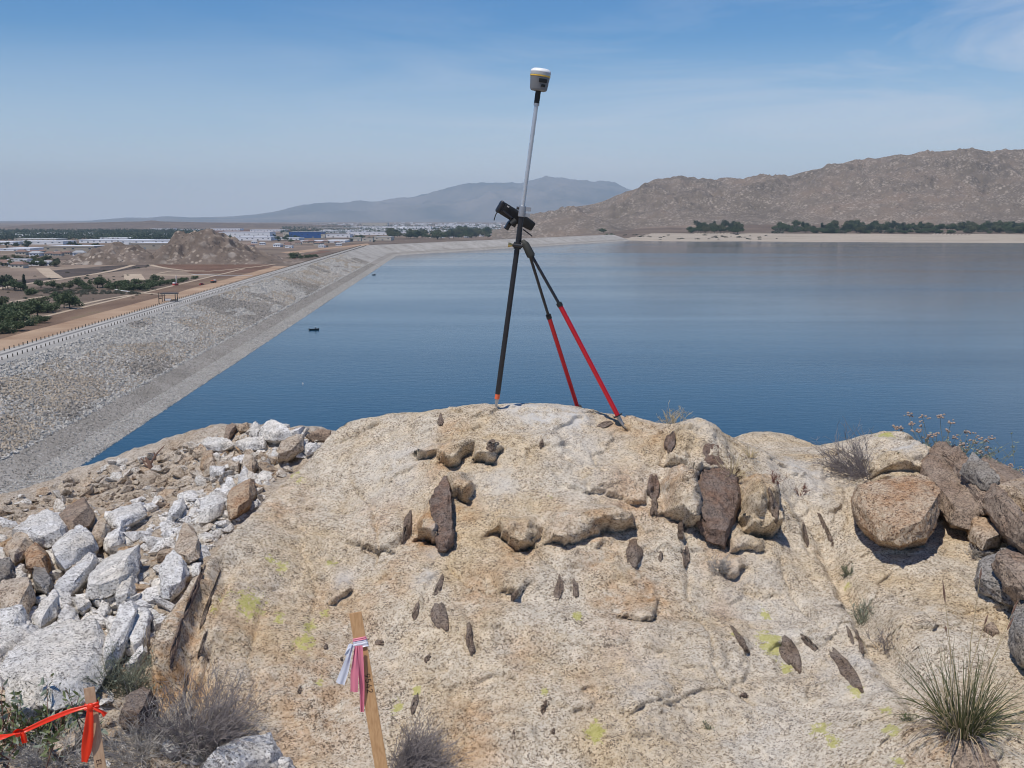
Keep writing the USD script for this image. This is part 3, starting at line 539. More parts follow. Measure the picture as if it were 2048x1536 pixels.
def patch(name, pts, z, mat, ground=None, label=None):
    """a flat patch of other soil lying on the plain, outline from the photograph"""
    p = at_z([a for a, _ in pts], [b for _, b in pts], z)
    tv, tf = trimesh.creation.triangulate_polygon(Polygon(p[:, :2]).buffer(0), engine='earcut'); v = np.c_[tv, np.full(len(tv), z)]
    if np.cross(v[tf[0, 1]] - v[tf[0, 0]], v[tf[0, 2]] - v[tf[0, 0]])[2] < 0: tf = tf[:, ::-1]
    return obj(name, trimesh.Trimesh(v, tf, process=False), mat, kind='structure')
def track(name, pts, w, z, mat):
    p = at_z([a for a, _ in pts], [b for _, b in pts], z)
    s = np.linspace(0, len(p) - 1, (len(p) - 1) * 8 + 1); q = np.stack([np.interp(s, np.arange(len(p)), gaussian_filter(p[:, k], 0.0)) for k in range(3)], 1)
    q[1:-1] = gaussian_filter(q, (3, 0))[1:-1]
    t = np.gradient(q[:, :2], axis=0); t /= np.linalg.norm(t, axis=1)[:, None]; n = np.stack([-t[:, 1], t[:, 0]], 1)
    ww = w * (1 + .3 * noise3(q, .05, 5, 2))[:, None] / 2
    v = np.stack([np.c_[q[:, :2] - n * ww, q[:, 2]], np.c_[q[:, :2] + n * ww, q[:, 2]]], 1)
    f = grid_faces(len(q), 2)
    if np.cross(v[1, 0] - v[0, 0], v[1, 1] - v[0, 0])[2] < 0: f = f[:, ::-1]
    return obj(name, trimesh.Trimesh(v.reshape(-1, 3), f, process=False), mat, kind='structure')

# the dam
DAM_W = 7.4
for nm, o0, o1, z0, z1, n, mat, wob in [('riprap_face', -27.3, -1.6, 3.2, 11.5, 24, 'riprap_bed', .5), ('dark_bench', -32.6, -27.3, 1.5, 3.2, 4, 'dark_bench', .2), ('water_edge_bench', -44, -32.6, -2.2, 1.5, 8, 'bench', .12), ('gravel_shoulder', -1.6, 0, 11.5, 12, 2, 'gravel_edge', 0),
                                        ('crest', 0, DAM_W + 1, 12, 12, 2, 'gravel_edge', 0), ('downstream_face', DAM_W + 1, 52, 12, PZ - 0.5, 4, 'toe', 0)]:
    if nm == 'riprap_face': dam = thing('dam', label='long rock faced earth dam that holds the lake and bends away in the distance', cat='dam')
    obj(nm, strip(o0, o1, z0, z1, n, wob=wob, seed=len(nm)), M[mat], dam, smooth=True)
obj('crest_road', strip(0.9, DAM_W - .4, 12.02, 12.02), M['asphalt'], kind='structure')
obj('road_surface', strip(4.3, 5.6, 12.035, 12.035), M['asphalt_dark'], kind='structure')

# soils on the plain
lat = lambda s0, s1, y0, y1, z: [tuple(E1 * y0 + L1 * s0), tuple(E1 * y1 + L1 * s0), tuple(E1 * y1 + L1 * s1), tuple(E1 * y0 + L1 * s1)]
def latpatch(name, s0, s1, y0, y1, z, mat, wob=4.0):
    t = np.linspace(y0, y1, 120)
    w = lambda s, sd: [E1 * a + L1 * (s + wob * noise3(np.array([[a, 0, sd]]), .02, 3, 3)[0]) for a in t]
    a, b = w(s0, 1), w(s1, 9)
    v = np.array([np.r_[p, z] for pq in zip(a, b) for p in pq]); f = grid_faces(len(t), 2)[:, ::-1]
    if np.cross(v[f[0, 1]] - v[f[0, 0]], v[f[0, 2]] - v[f[0, 0]])[2] < 0: f = f[:, ::-1]
    return obj(name, trimesh.Trimesh(v, f, process=False), M[mat], kind='structure')
latpatch('dirt_verge', 150, 216, 120, 1300, PZ + .10, 'verge')
latpatch('brown_field', 214, 239, 120, 1300, PZ + .06, 'toe', 2)
latpatch('dirt_track', 239, 242.5, 120, 1240, PZ + .14, 'path', .5)
patch('burnt_field', [(105,541),(200,533),(292,527),(300,533),(220,545),(150,552),(95,560),(85,556)], PZ + .08, M['burnt'])
patch('burnt_field', [(0,563),(60,556),(150,548),(105,560),(0,574)], PZ + .05, M['burnt'])
patch('red_field', [(300,522),(470,525),(560,520),(640,502),(700,489),(740,487),(600,515),(500,545),(390,548),(310,530)], PZ + .07, M['red_field'])
patch('tan_field', [(0,538),(90,537),(110,546),(95,556),(0,562)], PZ + .09, M['plain'])
track('dirt_track', [(-20,580),(60,566),(140,556),(215,544),(262,532),(282,524),(290,526),(315,534),(345,538),(380,542),(410,541)], 7, PZ + .2, M['path'])
track('dirt_track', [(90,536),(140,536),(200,536)], 6, PZ + .19, M['path'])
track('dirt_track', [(85,536),(95,545),(112,556)], 14, PZ + .21, M['path'])
track('dirt_track', [(315,547),(345,541),(385,545),(440,541),(520,533),(600,521)], 5, PZ + .23, M['path'])
track('dirt_track', [(310,549),(350,551),(420,550)], 16, PZ + .16, M['path'])
track('dirt_track', [(265,548),(270,560)], 18, PZ + .15, M['path'])
track('dirt_track', [(-20,608),(30,603),(60,597),(95,592)], 4, PZ + .17, M['path'])
track('dirt_track', [(150,612),(200,600),(260,590)], 4, PZ + .18, M['path'])
track('dirt_track', [(0,509),(60,506),(150,503),(300,500)], 10, PZ + .19, M['path'])
track('dirt_track', [(275,585),(310,588),(345,590),(360,589)], 5, PZ + .24, M['path'])
patch('brown_field', [(590,508),(640,500),(740,490),(735,487),(640,497),(560,505)], PZ + .11, M['verge'])
patch('airfield', [(-50,470),(200,466),(420,459),(700,459),(700,462),(420,466),(200,476),(-50,481)], PZ + .12, M['red_field'])

def hills(name, sky, D, depth0, depth1, z0, amp, mat, seed, cols=500, rows=90, freq=0.004, lab=None, x_out=0, rough=(1, .35, .12)):
    """a range whose ridge stands D metres out, with spurs and gullies; sky: its skyline in the photograph"""
    sx, sy = np.array([a for a, _ in sky], float), np.array([b for _, b in sky], float)
    px = np.linspace(sx[0], sx[-1], cols); top = np.interp(px, sx, sy)
    az = np.arctan((px - 1024) / F / CP)
    a = az[:, None]; u = np.linspace(-1, 1, rows)[None, :]
    wig = D * 0.06 * noise3(np.stack([px * .006, 0 * px, 0 * px], 1), 1.0, seed, 3)[:, None]
    rad = D + np.where(u < 0, u * (D - depth0), u * (depth1 - D)) + wig * (1 - u ** 2)
    x, y = rad * np.sin(a), rad * np.cos(a)
    ridge = at_y(px, top, 1.0); zr = CAMZ + (ridge[:, 2] - CAMZ) * (D + wig[:, 0]) * np.cos(az)
    p = np.stack([x, y, 0 * x], -1)
    g = 1 - np.abs(u) ** 1.25
    zr = zr + .045 * (zr - z0) * noise3(np.stack([px * .035, 0 * px, 0 * px], 1), 1.0, seed + 40, 5)
    z0 = np.minimum(z0, land(x[:, 0], y[:, 0]) - 4)[:, None]
    up = np.maximum(zr[:, None] - z0, 0)
    z = z0 + up * g
    rid = lambda f, s: 1 - 2 * np.abs(noise3(p, f, s, 2)) * 2
    env = np.clip(np.minimum(1 - u ** 4, 1.0), 0, 1) * np.minimum(up, amp * 3) / (amp * 3) * np.where(u > -.02, .15, 1 - .55 * np.exp(-(u / .12) ** 2))
    z = z + env * amp * (rough[0] * (rid(freq, seed) - .6) + rough[1] * 2 * noise3(p, freq * 5, seed + 5, 3) + rough[2] * 2 * noise3(p, freq * 18, seed + 9, 2))
    if rough[2]: z += up.clip(0, amp) * .06 * noise3(np.stack([px[:, None] * .05 + 0 * u, 0 * x, 0 * x], -1), 1.0, seed + 3, 3) * (np.abs(u) < .3)
    f = grid_faces(cols, rows)[:, ::-1]
    return obj(name, trimesh.Trimesh(np.stack([x, y, z], -1).reshape(-1, 3), f, process=False), mat, smooth=True, kind='structure')
hills('rocky_hills', [(1020,447),(1055,432),(1100,424),(1130,414),(1175,408),(1200,403),(1225,392),(1250,382),(1275,372),(1300,362),(1325,359),(1350,358),(1385,362),(1420,365),(1460,358),(1500,356),(1560,352),(1610,338),(1650,328),(1700,321),(1750,312),(1800,307),(1850,299),(1900,294),(1925,299),(1950,307),(1990,304),(2048,307),(2150,330),(2300,300),(2500,360),(2700,330),(2900,440)],
      4300, 3050, 5200, 28, 34, M['hill'], 31, cols=760, rows=190, freq=0.0028, rough=(1.2, .7, .35))
hills('foothill', [(985,462),(1020,452),(1060,447),(1110,434),(1150,430),(1185,434),(1220,446),(1250,455),(1290,462)], 3050, 2800, 3400, 2, 9, M['hill'], 77, cols=220, rows=70, freq=0.008)
hills('far_mountains', [(120,446),(200,441),(270,435),(310,436),(350,433),(400,435),(480,433),(540,428),(580,420),(620,411),(650,408),(700,405),(760,404),(800,400),(835,396),(870,387),(900,378),(940,370),(975,368),(1010,366),(1040,367),(1060,362),(1080,357),(1110,360),(1150,361),(1180,364),(1210,368),(1250,379),(1300,392),(1400,410),(1600,420),(1900,440)],
      29000, 21000, 35000, -14, 330, M['mountain'], 5, cols=600, rows=120, freq=0.0005, rough=(1, .3, .08))
hills('low_ridge', [(-420,452),(-200,455),(0,455),(40,453),(75,450),(120,448),(170,446),(240,444),(300,443),(320,441),(345,443),(400,444),(470,446),(560,447),(640,449),(760,452),(900,456),(1000,458)], 8200, 6800, 9500, -13, 6, M['scrub'], 15, cols=400, rows=40, freq=0.002)
def knoll(prof, yc, dy, seed, amp):
    """a rocky knoll on the plain: skyline profile (photo x, y), distance of its middle, half depth"""
    px = np.array([a for a, _ in prof], float); py = np.array([b for _, b in prof], float)
    q = at_y(px, py, yc)
    nx, ny = 200, 110
    xx = np.linspace(q[0, 0], q[-1, 0], nx); yy = yc + np.linspace(-dy, dy, ny)
    XX, YY = np.meshgrid(xx, yy, indexing='ij'); h = np.interp(xx, q[:, 0], q[:, 2]) - PZ
    u = (YY - yc) / dy; p = np.stack([XX, YY, 0 * XX], -1)
    g = np.clip(1 - np.abs(u) ** 1.5, 0, 1)
    z = h[:, None] * g
    cell = np.abs(noise3(p, .05, seed, 2)) * 2
    z = z * (1 + .0 * u) + np.minimum(z, amp * 2.2) / (amp * 2.2) * amp * (1.5 * noise3(p, .03, seed, 3) + 1.6 * (.35 - cell) + 1.1 * noise3(p, .14, seed + 4, 2)) * np.where(np.abs(u) < .08, .45, 1)
    return obj('rocky_knoll', trimesh.Trimesh(np.stack([XX, YY, z + PZ - .4], -1).reshape(-1, 3), grid_faces(nx, ny), process=False), M['knoll'], smooth=True, kind='structure')
knoll([(285,529),(305,515),(325,500),(338,488),(345,478),(355,473),(372,472),(385,470),(398,466),(408,461),(425,462),(440,466),(452,474),(468,482),(490,490),(505,500),(525,508),(560,515),(600,521),(640,524)], 1400, 62, 8, 9)
knoll([(100,533),(140,520),(170,506),(200,494),(220,488),(240,487),(262,491),(280,500),(300,510),(320,520),(340,528)], 1370, 48, 3, 6)
hz = usdkit.material(stage, '/World/Looks/haze', {'v': ('principled_volume', {'color': (0.60, 0.83, 1.0), 'absorption_color': (0.30, 0.30, 0.30), 'density': 4.0e-5, 'anisotropy': -0.1})}, volume='v.volume')
obj('haze', box((0, 0, (1350 - 20) / 2), (76000, 76000, 1370)), hz, kind='stuff')

# ------------------------------------------------------------------ loose rocks
# outline in the photograph, thickness in metres, material, own label or None
LEFT_ROCKS = [
 ([(22,1075),(65,1040),(110,1028),(145,1050),(128,1085),(95,1095),(55,1085)], .16, 'white_rock', 'white boulder with rounded underside below the flat brown boulder'),
 ([(118,1035),(150,1010),(175,1005),(190,1030),(180,1050),(150,1068),(120,1062)], .16, 'brown_slab', 'flat tan brown boulder at the upper edge of the rubble'),
 ([(8,1100),(38,1080),(62,1082),(70,1098),(50,1118),(28,1128),(15,1118)], .13, 'tan_rock', 'tan rounded boulder wedged above the small orange boulder'),
 ([(55,1115),(75,1100),(95,1105),(102,1130),(95,1147),(70,1148),(56,1135)], .13, 'orange_rock', 'small rounded orange boulder among white rubble'),
 ([(108,1110),(125,1085),(165,1062),(190,1075),(198,1098),(170,1120),(130,1140),(112,1130)], .15, 'white_rock', 'large white boulder with a tan face on its upper end'),
 ([(195,1046),(205,1052),(224,1058),(208,1090),(192,1098),(182,1085)], .11, 'tan_rock', 'tan block at the upper end of the large white boulder'),
 ([(110,1190),(125,1170),(160,1135),(190,1108),(198,1125),(185,1150),(150,1180),(125,1200)], .12, 'white_rock', 'long white splinter of rock leaning up over the rubble'),
 ([(168,1200),(180,1165),(205,1118),(245,1108),(280,1112),(275,1140),(248,1165),(240,1185),(200,1202)], .16, 'white_rock', 'largest flat white slab in the middle of the rubble'),
 ([(65,1150),(75,1142),(100,1150),(108,1170),(95,1186),(70,1182)], .12, 'grey_rock', 'dark grey cobble under the orange boulder'),
 ([(28,1135),(38,1140),(62,1160),(55,1168),(36,1165)], .08, 'white_rock', 'small white triangular rock beside the dark grey cobble'),
 ([(-10,1150),(5,1135),(25,1130),(30,1155),(12,1172),(-10,1175)], .13, 'grey_rock', 'grey shaded boulder at the border of the rubble'),
 ([(0,1180),(30,1165),(62,1170),(70,1195),(55,1230),(20,1235),(-8,1215)], .16, 'tan_rock', 'pinkish brown boulder at the border of the rubble'),
 ([(-12,1235),(20,1225),(55,1235),(52,1260),(15,1272),(-12,1265)], .12, 'white_rock', 'white boulder under the pinkish brown boulder'),
 ([(62,1245),(85,1215),(115,1185),(120,1205),(110,1235),(80,1258)], .11, 'white_rock', 'tilted white block beside the pinkish brown boulder'),
 ([(150,1205),(175,1200),(185,1212),(165,1225),(152,1220)], .08, 'white_rock', 'white chip under the largest flat slab'),
 ([(115,1240),(130,1220),(155,1218),(160,1240),(140,1252),(118,1250)], .09, 'white_rock', 'pale squat rock below the largest flat slab'),
 ([(198,1230),(205,1212),(222,1210),(225,1222),(208,1238)], .08, 'white_rock', 'egg shaped white stone in shade below the largest slab'),
 ([(235,1215),(240,1180),(262,1150),(275,1155),(270,1185),(250,1210)], .10, 'white_rock', 'narrow white fin standing beside the largest flat slab'),
 ([(345,1105),(355,1085),(370,1048),(385,1055),(402,1092),(400,1115),(380,1128),(358,1120)], .12, 'tan_rock', 'brown pointed diamond shaped rock standing against white rubble'),
 ([(335,1115),(350,1112),(375,1128),(378,1150),(365,1180),(340,1200),(322,1195),(325,1150)], .12, 'white_rock', 'white cracked slab under the brown diamond shaped rock'),
 ([(210,1040),(235,1022),(270,1015),(290,1008),(294,1030),(270,1045),(240,1058),(222,1055)], .09, 'white_rock', 'flat white rock below the bare dirt slope'),
 ([(208,1098),(215,1075),(248,1058),(252,1082),(240,1092),(220,1105)], .08, 'white_rock', 'white wedge beside the tan block'),
 ([(212,1102),(245,1092),(262,1095),(255,1108),(222,1112)], .07, 'grey_rock', 'thin pale grey slab under the white wedge'),
 ([(335,1040),(345,1010),(365,998),(372,1015),(358,1035),(345,1042)], .09, 'white_rock', 'white knob at the top of the broken white bank'),
 ([(400,1045),(402,1015),(430,1000),(455,990),(458,1005),(440,1030),(415,1045)], .10, 'white_rock', 'pale layered rock next to the yellow stained block'),
 ([(455,1030),(458,985),(480,965),(508,960),(512,985),(500,1010),(475,1032),(460,1042)], .13, 'orange_rock', 'yellow stained block beside the granite outcrop'),
 ([(470,1000),(478,960),(488,938),(500,950),(505,965),(485,975)], .08, 'white_rock', 'thin upright white stone above the yellow stained block'),
 ([(555,920),(560,890),(590,878),(607,880),(605,898),(588,912),(575,918)], .14, 'tan_rock', 'overhanging tan rock with a dark hollow beneath it'),
 ([(483,925),(490,915),(510,918),(515,935),(505,945),(488,943)], .09, 'tan_rock', 'small tan rock with a dark hollow in the dirt slope'),
 ([(518,940),(522,925),(542,922),(543,938),(530,945)], .08, 'grey_rock', 'small grey block on the dirt slope'),
 ([(448,875),(452,858),(468,850),(474,856),(462,870),(456,880)], .08, 'brown_slab', 'brown curved stone on the ridge of white rocks'),
 ([(475,856),(490,850),(498,848),(498,860),(480,862)], .07, 'tan_rock', 'pointed tan stone on the ridge of white rocks'),
 ([(498,870),(502,852),(520,852),(522,868),(515,878)], .09, 'white_rock', 'pale boulder in the middle of the white ridge'),
 ([(518,872),(525,858),(538,848),(560,850),(580,865),(585,878),(555,882),(525,880)], .14, 'white_rock', 'biggest bright white rock on the ridge over the lake'),
 ([(395,892),(420,878),(450,880),(470,890),(450,900),(410,902)], .10, 'white_rock', 'pale flat shelf of rock before the lake'),
 ([(470,895),(500,878),(535,882),(530,895),(495,902)], .09, 'white_rock', 'bright white rubble block below the ridge stones'),
 ([(385,912),(405,890),(418,895),(415,910),(395,918)], .09, 'tan_rock', 'tan lump of rock on the dirt bank'),
 ([(400,935),(408,908),(428,905),(430,930),(415,942)], .08, 'tan_rock', 'tan block standing out of the dirt bank'),
 ([(418,945),(425,935),(452,938),(448,948),(430,953)], .07, 'white_rock', 'white topped stone at the foot of the dirt bank'),
 ([(455,930),(465,920),(480,925),(478,942),(460,942)], .07, 'tan_rock', 'small tan pointed rock at the foot of the dirt bank'),
 ([(600,900),(618,888),(640,892),(636,905),(612,912)], .07, 'white_rock', 'white stone in the gap beside the outcrop'),
 ([(612,872),(640,866),(662,870),(660,880),(625,882)], .08, 'brown_slab', 'low brown rock on the ridge beside the outcrop'),
 ([(0,1330),(30,1300),(80,1265),(140,1255),(200,1258),(225,1290),(215,1345),(180,1400),(110,1420),(40,1400),(0,1375)], .16, 'white_rock', 'broad pale granite ledge below the rubble'),
 ([(195,1330),(215,1280),(250,1220),(278,1212),(272,1250),(250,1300),(225,1340),(205,1350)], .14, 'white_rock', 'tall white slab beside the black cleft'),
 ([(262,1290),(280,1225),(300,1222),(304,1240),(290,1290),(272,1320)], .10, 'white_rock', 'narrow pale splinter on the far side of the black cleft'),
 ([(250,1345),(268,1318),(292,1290),(296,1305),(280,1335),(262,1350)], .08, 'white_rock', 'white blade of rock under the black cleft'),
 ([(10,1400),(20,1380),(60,1368),(85,1380),(88,1420),(60,1440),(25,1430)], .11, 'white_rock', 'rounded pale boulder above the green plant'),
 ([(-12,1270),(20,1262),(60,1262),(75,1255),(78,1275),(40,1300),(15,1320),(-12,1325)], .12, 'white_rock', 'white ledge with a dark gap under its lip'),
 ([(240,1440),(258,1400),(290,1388),(310,1395),(305,1430),(280,1455),(250,1460)], .13, 'dark_rock', 'dark purple grey rock tucked under the outcrop edge'),
 ([(100,1500),(120,1470),(150,1465),(165,1480),(150,1505),(115,1515)], .08, 'tan_rock', 'pale stone behind the stake with the orange tape'),
 ([(320,1500),(335,1488),(360,1490),(362,1505),(340,1515)], .07, 'white_rock', 'pale stone under the dry shrub'),
 ([(400,1545),(430,1510),(480,1490),(550,1485),(565,1505),(560,1545),(480,1570)], .16, 'white_rock', 'speckled white boulder at the bottom between shrub and stake'),
 ([(545,1545),(560,1518),(585,1520),(590,1545),(570,1560)], .10, 'white_rock', 'small white boulder beside the speckled one'),
 ([(300,1530),(315,1522),(340,1530),(345,1545),(315,1550)], .06, 'tan_rock', 'small tan stone at the very bottom under the shrub')]
for j, (o, t, mt, lb) in enumerate(LEFT_ROCKS):
    r = np.random.default_rng(300 + j)
    fn = GROUND if j >= 49 else HS
    obj('loose_rock', outline_rock(fn, o, t, 300 + j, edge=.018, a1=.10 * t, a2=.010), M[mt], smooth=32, label=lb, cat='rock', group='rocks of the rubble slope')
RIGHT_ROCKS = [
 ([(1702,1000),(1712,985),(1770,985),(1835,975),(1862,985),(1875,1010),(1872,1045),(1855,1075),(1800,1090),(1755,1080),(1722,1050),(1705,1020)], .21, 'orange_rock', 'large orange tan boulder resting on the smooth granite slab', .17),
 ([(1838,960),(1835,930),(1862,905),(1890,900),(1915,925),(1935,985),(1960,1040),(1940,1060),(1900,1050),(1870,1010),(1855,985)], .20, 'brown_slab', 'big brown weathered rock behind the orange boulder', None),
 ([(1875,905),(1900,905),(1935,935),(1965,985),(1985,1020),(1965,1030),(1935,985),(1905,930)], .16, 'brown_slab', 'long rust coloured rib running down beside the brown rock', .16),
 ([(1920,945),(1935,930),(1975,955),(1990,975),(1980,985),(1945,965)], .2, 'grey_rock', 'grey rock with a yellow lichen edge', .25),
 ([(1950,935),(1962,918),(2010,945),(2060,985),(2060,1010),(2000,985),(1962,955)], .2, 'brown_slab', 'rust topped slab before the lake at the border', None),
 ([(1985,990),(2010,968),(2060,985),(2060,1040),(2020,1010)], .2, 'tan_rock', 'tan block under the rust topped slab', None),
 ([(1958,1000),(1985,992),(2030,1035),(2060,1085),(2050,1100),(2010,1065),(1975,1025)], .18, 'brown_slab', 'brown slanting slab over a black crack', .2),
 ([(1935,1050),(1945,1028),(1975,1040),(2000,1070),(1998,1090),(1965,1098),(1940,1080)], .14, 'tan_rock', 'pale tan stone under the black crack', None),
 ([(1945,1098),(1975,1098),(1995,1104),(1985,1112),(1955,1108)], .05, 'grey_rock', 'thin pale flake lying under the tan stone', None),
 ([(1990,1110),(2020,1100),(2060,1105),(2060,1135),(2015,1130)], .14, 'grey_rock', 'grey rock above the purple boulder', None),
 ([(1948,1160),(1960,1130),(1985,1112),(2010,1125),(2060,1150),(2060,1215),(2020,1210),(1985,1195),(1955,1180)], .16, 'grey_rock', 'grey smooth boulder lying under the purple slab', None),
 ([(1983,1130),(2010,1118),(2060,1140),(2065,1205),(2045,1198),(2010,1170)], .14, 'brown_slab', 'purple brown slab leaning on the grey boulder', .2),
 ([(2018,1270),(2030,1225),(2070,1200),(2075,1340),(2040,1325),(2022,1300)], .2, 'grey_rock', 'grey brown boulder at the border beside the grass', None),
 ([(1245,852),(1252,838),(1268,836),(1278,846),(1270,857),(1252,858)], .06, 'grey_rock', 'small grey stone beside the red leg of the survey pole', None),
 ([(1965,1255),(1985,1248),(1998,1265),(1985,1272)], .03, 'brown_slab', 'small brown flakes on the slab above the grass', None),
 ([(1880,1500),(1930,1470),(1960,1480),(2000,1530),(1990,1560),(1920,1545)], .05, 'brown_slab', 'flat brown stone sunk in the slab below the grass', .01)]
for j, (o, t, mt, lb, lf) in enumerate(RIGHT_ROCKS):
    obj('loose_rock', outline_rock(O, o, t, 400 + j, edge=.018, a1=.08 * t, a2=.014, lift=lf, shrink=.90), M[mt], smooth=32, label=lb, cat='rock', group='rocks beside the outcrop')
# smaller rubble between the named rocks
def rubble_zone(n, poly, smin, smax, mats, seed, group, label):
    r = np.random.default_rng(seed); P = np.asarray(poly, float); k = 0
    protos = []
    for i in range(len(mats) * 5):
        p = r.normal(0, 1, (13, 3)); p /= np.linalg.norm(p, axis=1)[:, None]; p *= [1.15, .8, .55] * r.uniform(.75, 1.15, 3)
        protos.append((rough_rock(p, seed + i, edge=.2, a1=.06, a2=.0), mats[i % len(mats)]))
    pp = []
    while len(pp) < n:
        c = r.uniform(P.min(0), P.max(0)); 
        if inside(c[None], P)[0]: pp.append(c)
    pp = np.array(pp); w = hit(HS, pp[:, 0], pp[:, 1])
    big, small = [], {m: [] for m in mats}
    for i in range(n):
        s = smin * (smax / smin) ** (r.random() ** 1.9)
        m, mt = protos[r.integers(len(protos))]; m = m.copy()
        m.apply_transform(trimesh.transformations.euler_matrix(*r.uniform(-.7, .7, 2), r.uniform(0, 6.28))); m.apply_scale(s); m.apply_translation(w[i] + [0, 0, s * .18])
        if s * F / w[i, 1] > 22: big.append((m, mt))
        else: small[mt].append(m)
    return big, small
zones = [(420, [(330,1120),(355,1000),(420,975),(510,960),(530,1000),(440,1085),(385,1125)], .014, .07, ['white_rock', 'white_rock', 'gravel'], 5), (900, [(0,1060),(200,1010),(330,1000),(470,970),(530,1000),(400,1130),(310,1280),(200,1420),(0,1420)], .014, .11, ['white_rock', 'white_rock', 'white_rock', 'tan_rock'], 1),
         (330, [(385,895),(470,850),(560,850),(650,868),(640,905),(590,945),(500,990),(430,960)], .015, .09, ['white_rock', 'gravel', 'tan_rock'], 2),
         (700, [(0,1000),(100,975),(300,905),(400,890),(480,960),(330,1010),(200,1030),(0,1070)], .010, .085, ['dirt', 'tan_rock', 'dirt', 'gravel'], 3),
         (150, [(0,1420),(200,1400),(330,1420),(600,1500),(600,1536),(0,1536)], .008, .045, ['tan_rock', 'white_rock'], 4)]
chips = {}
for n, poly, a, b, mats, sd in zones:
    big, small = rubble_zone(n, poly, a, b, mats, 900 + sd * 50, None, None)
    for m, mt in big:
        wh = {1: 'among the big blocks of the rubble slope', 2: 'on the ridge of white rocks over the lake', 3: 'on the bare dirt bank', 4: 'under the dry shrubs at the bottom', 5: 'on the crumbled white bank beside the outcrop'}[sd]
        lb = {'white_rock': 'fist sized white granite stone', 'tan_rock': 'fist sized tan stone', 'gravel': 'fist sized pale grey stone', 'dirt': 'earth brown clod'}[mt] + ' ' + wh
        obj('small_stone', m, M[mt], smooth=32, label=lb, cat='stone', group={'white_rock': 'small white stones', 'tan_rock': 'small tan stones', 'gravel': 'pale grey stones', 'dirt': 'brown clods'}[mt] + ' ' + wh)
    for mt, ms in small.items(): chips.setdefault(mt, []).extend(ms)
for mt, ms in chips.items():
    if ms: obj('stone_chips', cat(ms), M[mt], smooth=32, label={'white_rock': 'white stone chips strewn over the rubble slope', 'tan_rock': 'tan stone chips strewn over the rubble slope', 'gravel': 'pale grit between the ridge rocks', 'dirt': 'brown crumbs of earth on the dirt slope'}[mt], cat='stone chips', kind='stuff')

# ------------------------------------------------------------------ survey pole with receiver, controller and two legs
M['black'] = plain('black_carbon_tube', (.018, .018, .02), .42, var=.25)
M['rubber'] = plain('black_rubber', (.012, .013, .012), .6, var=.3)
M['grip'] = plain('olive_black_grip', (.035, .036, .03), .7, var=.2, scale=120, bump=.0008)
M['silver'] = plain('brushed_aluminium', (.60, .60, .60), .26, .55, var=.05)
M['grey_metal'] = plain('grey_cast_metal', (.38, .39, .40), .45, .6)
M['red'] = plain('red_anodised_tube', (.58, .02, .03), .3, .35, var=.12)
M['brass'] = plain('brass_screw', (.45, .36, .16), .35, .9)
M['white_plastic'] = plain('white_plastic', (.82, .82, .80), .4, var=.03)
M['light_plastic'] = plain('light_grey_plastic', (.42, .43, .43), .45, var=.03)
M['grey_plastic'] = plain('grey_plastic', (.16, .165, .17), .5, var=.05)
M['yellow_band'] = plain('yellow_band', (.75, .47, .06), .5)
M['orange_paint'] = plain('orange_paint', (.75, .14, .05), .6)
foot = gh(992, 813)[0]; foot = at_y(993, 812, 6.72) if abs(foot[1] - 6.72) > .3 else foot
top = at_y(1076.5, 182, foot[1] - 0.06)
ax = (top - foot) / np.linalg.norm(top - foot); PL = np.linalg.norm(top - foot)
pole = thing('survey_pole', tuple(foot), label='tall leaning survey pole on two red legs standing on the outcrop top', cat='survey pole')
K = lambda s: ax * s
yof = lambda py: np.interp(py, [182, 812], [PL, 0])           # photo height on the pole -> metres along it
sC = yof(423)
obj('foot_tip', tube([K(0) - ax * .02, K(.03), K(.05)], [.004, .011, .013], 14), M['grey_metal'], pole, smooth=40)
obj('painted_foot', tube([K(.05), K(.082)], .0155, 20), M['orange_paint'], pole, smooth=40)
obj('lower_tube', tube([K(.082), K(sC)], .0162, 24), M['black'], pole, smooth=40)
obj('upper_tube', tube([K(sC), K(PL - .075)], .0125, 24), M['silver'], pole, smooth=40)
Xa = np.cross([0, 1, 0], ax); Xa /= np.linalg.norm(Xa); Ya = np.cross(ax, Xa)
if Xa[0] < 0: Xa, Ya = -Xa, -Ya
B = lambda o: basis(Xa, Ya, ax, o)
def placed(m, o): m = m.copy(); m.apply_transform(B(o)); return m
cl = obj('height_clamp', placed(cat(lathe([(.0, -.036), (.021, -.036), (.0225, -.032), (.0225, .026), (.020, .030), (.0128, .030)], 28)), K(yof(413))), M['grey_metal'], pole, smooth=40)
obj('clamp_lever', placed(cat(trimesh.creation.box((.034, .022, .026), transform=trimesh.transformations.translation_matrix((.036, 0, .014))), trimesh.creation.box((.034, .02, .022), transform=trimesh.transformations.translation_matrix((.034, 0, -.022)))), K(yof(413))), M['grey_metal'], cl)
obj('clamp_bolt', placed(trimesh.creation.cylinder(.009, .02, transform=trimesh.transformations.translation_matrix((-.027, 0, .012)) @ trimesh.transformations.rotation_matrix(math.pi / 2, (0, 1, 0))), K(yof(413))), M['black'], cl)
obj('neck', tube([K(PL - .075), K(PL - .07), K(PL)], [.013, .0165, .0165], 20), M['rubber'], pole, smooth=40)
obj('neck_ring', tube([K(PL - .085), K(PL - .072)], .0172, 20), M['grey_metal'], pole, smooth=40)
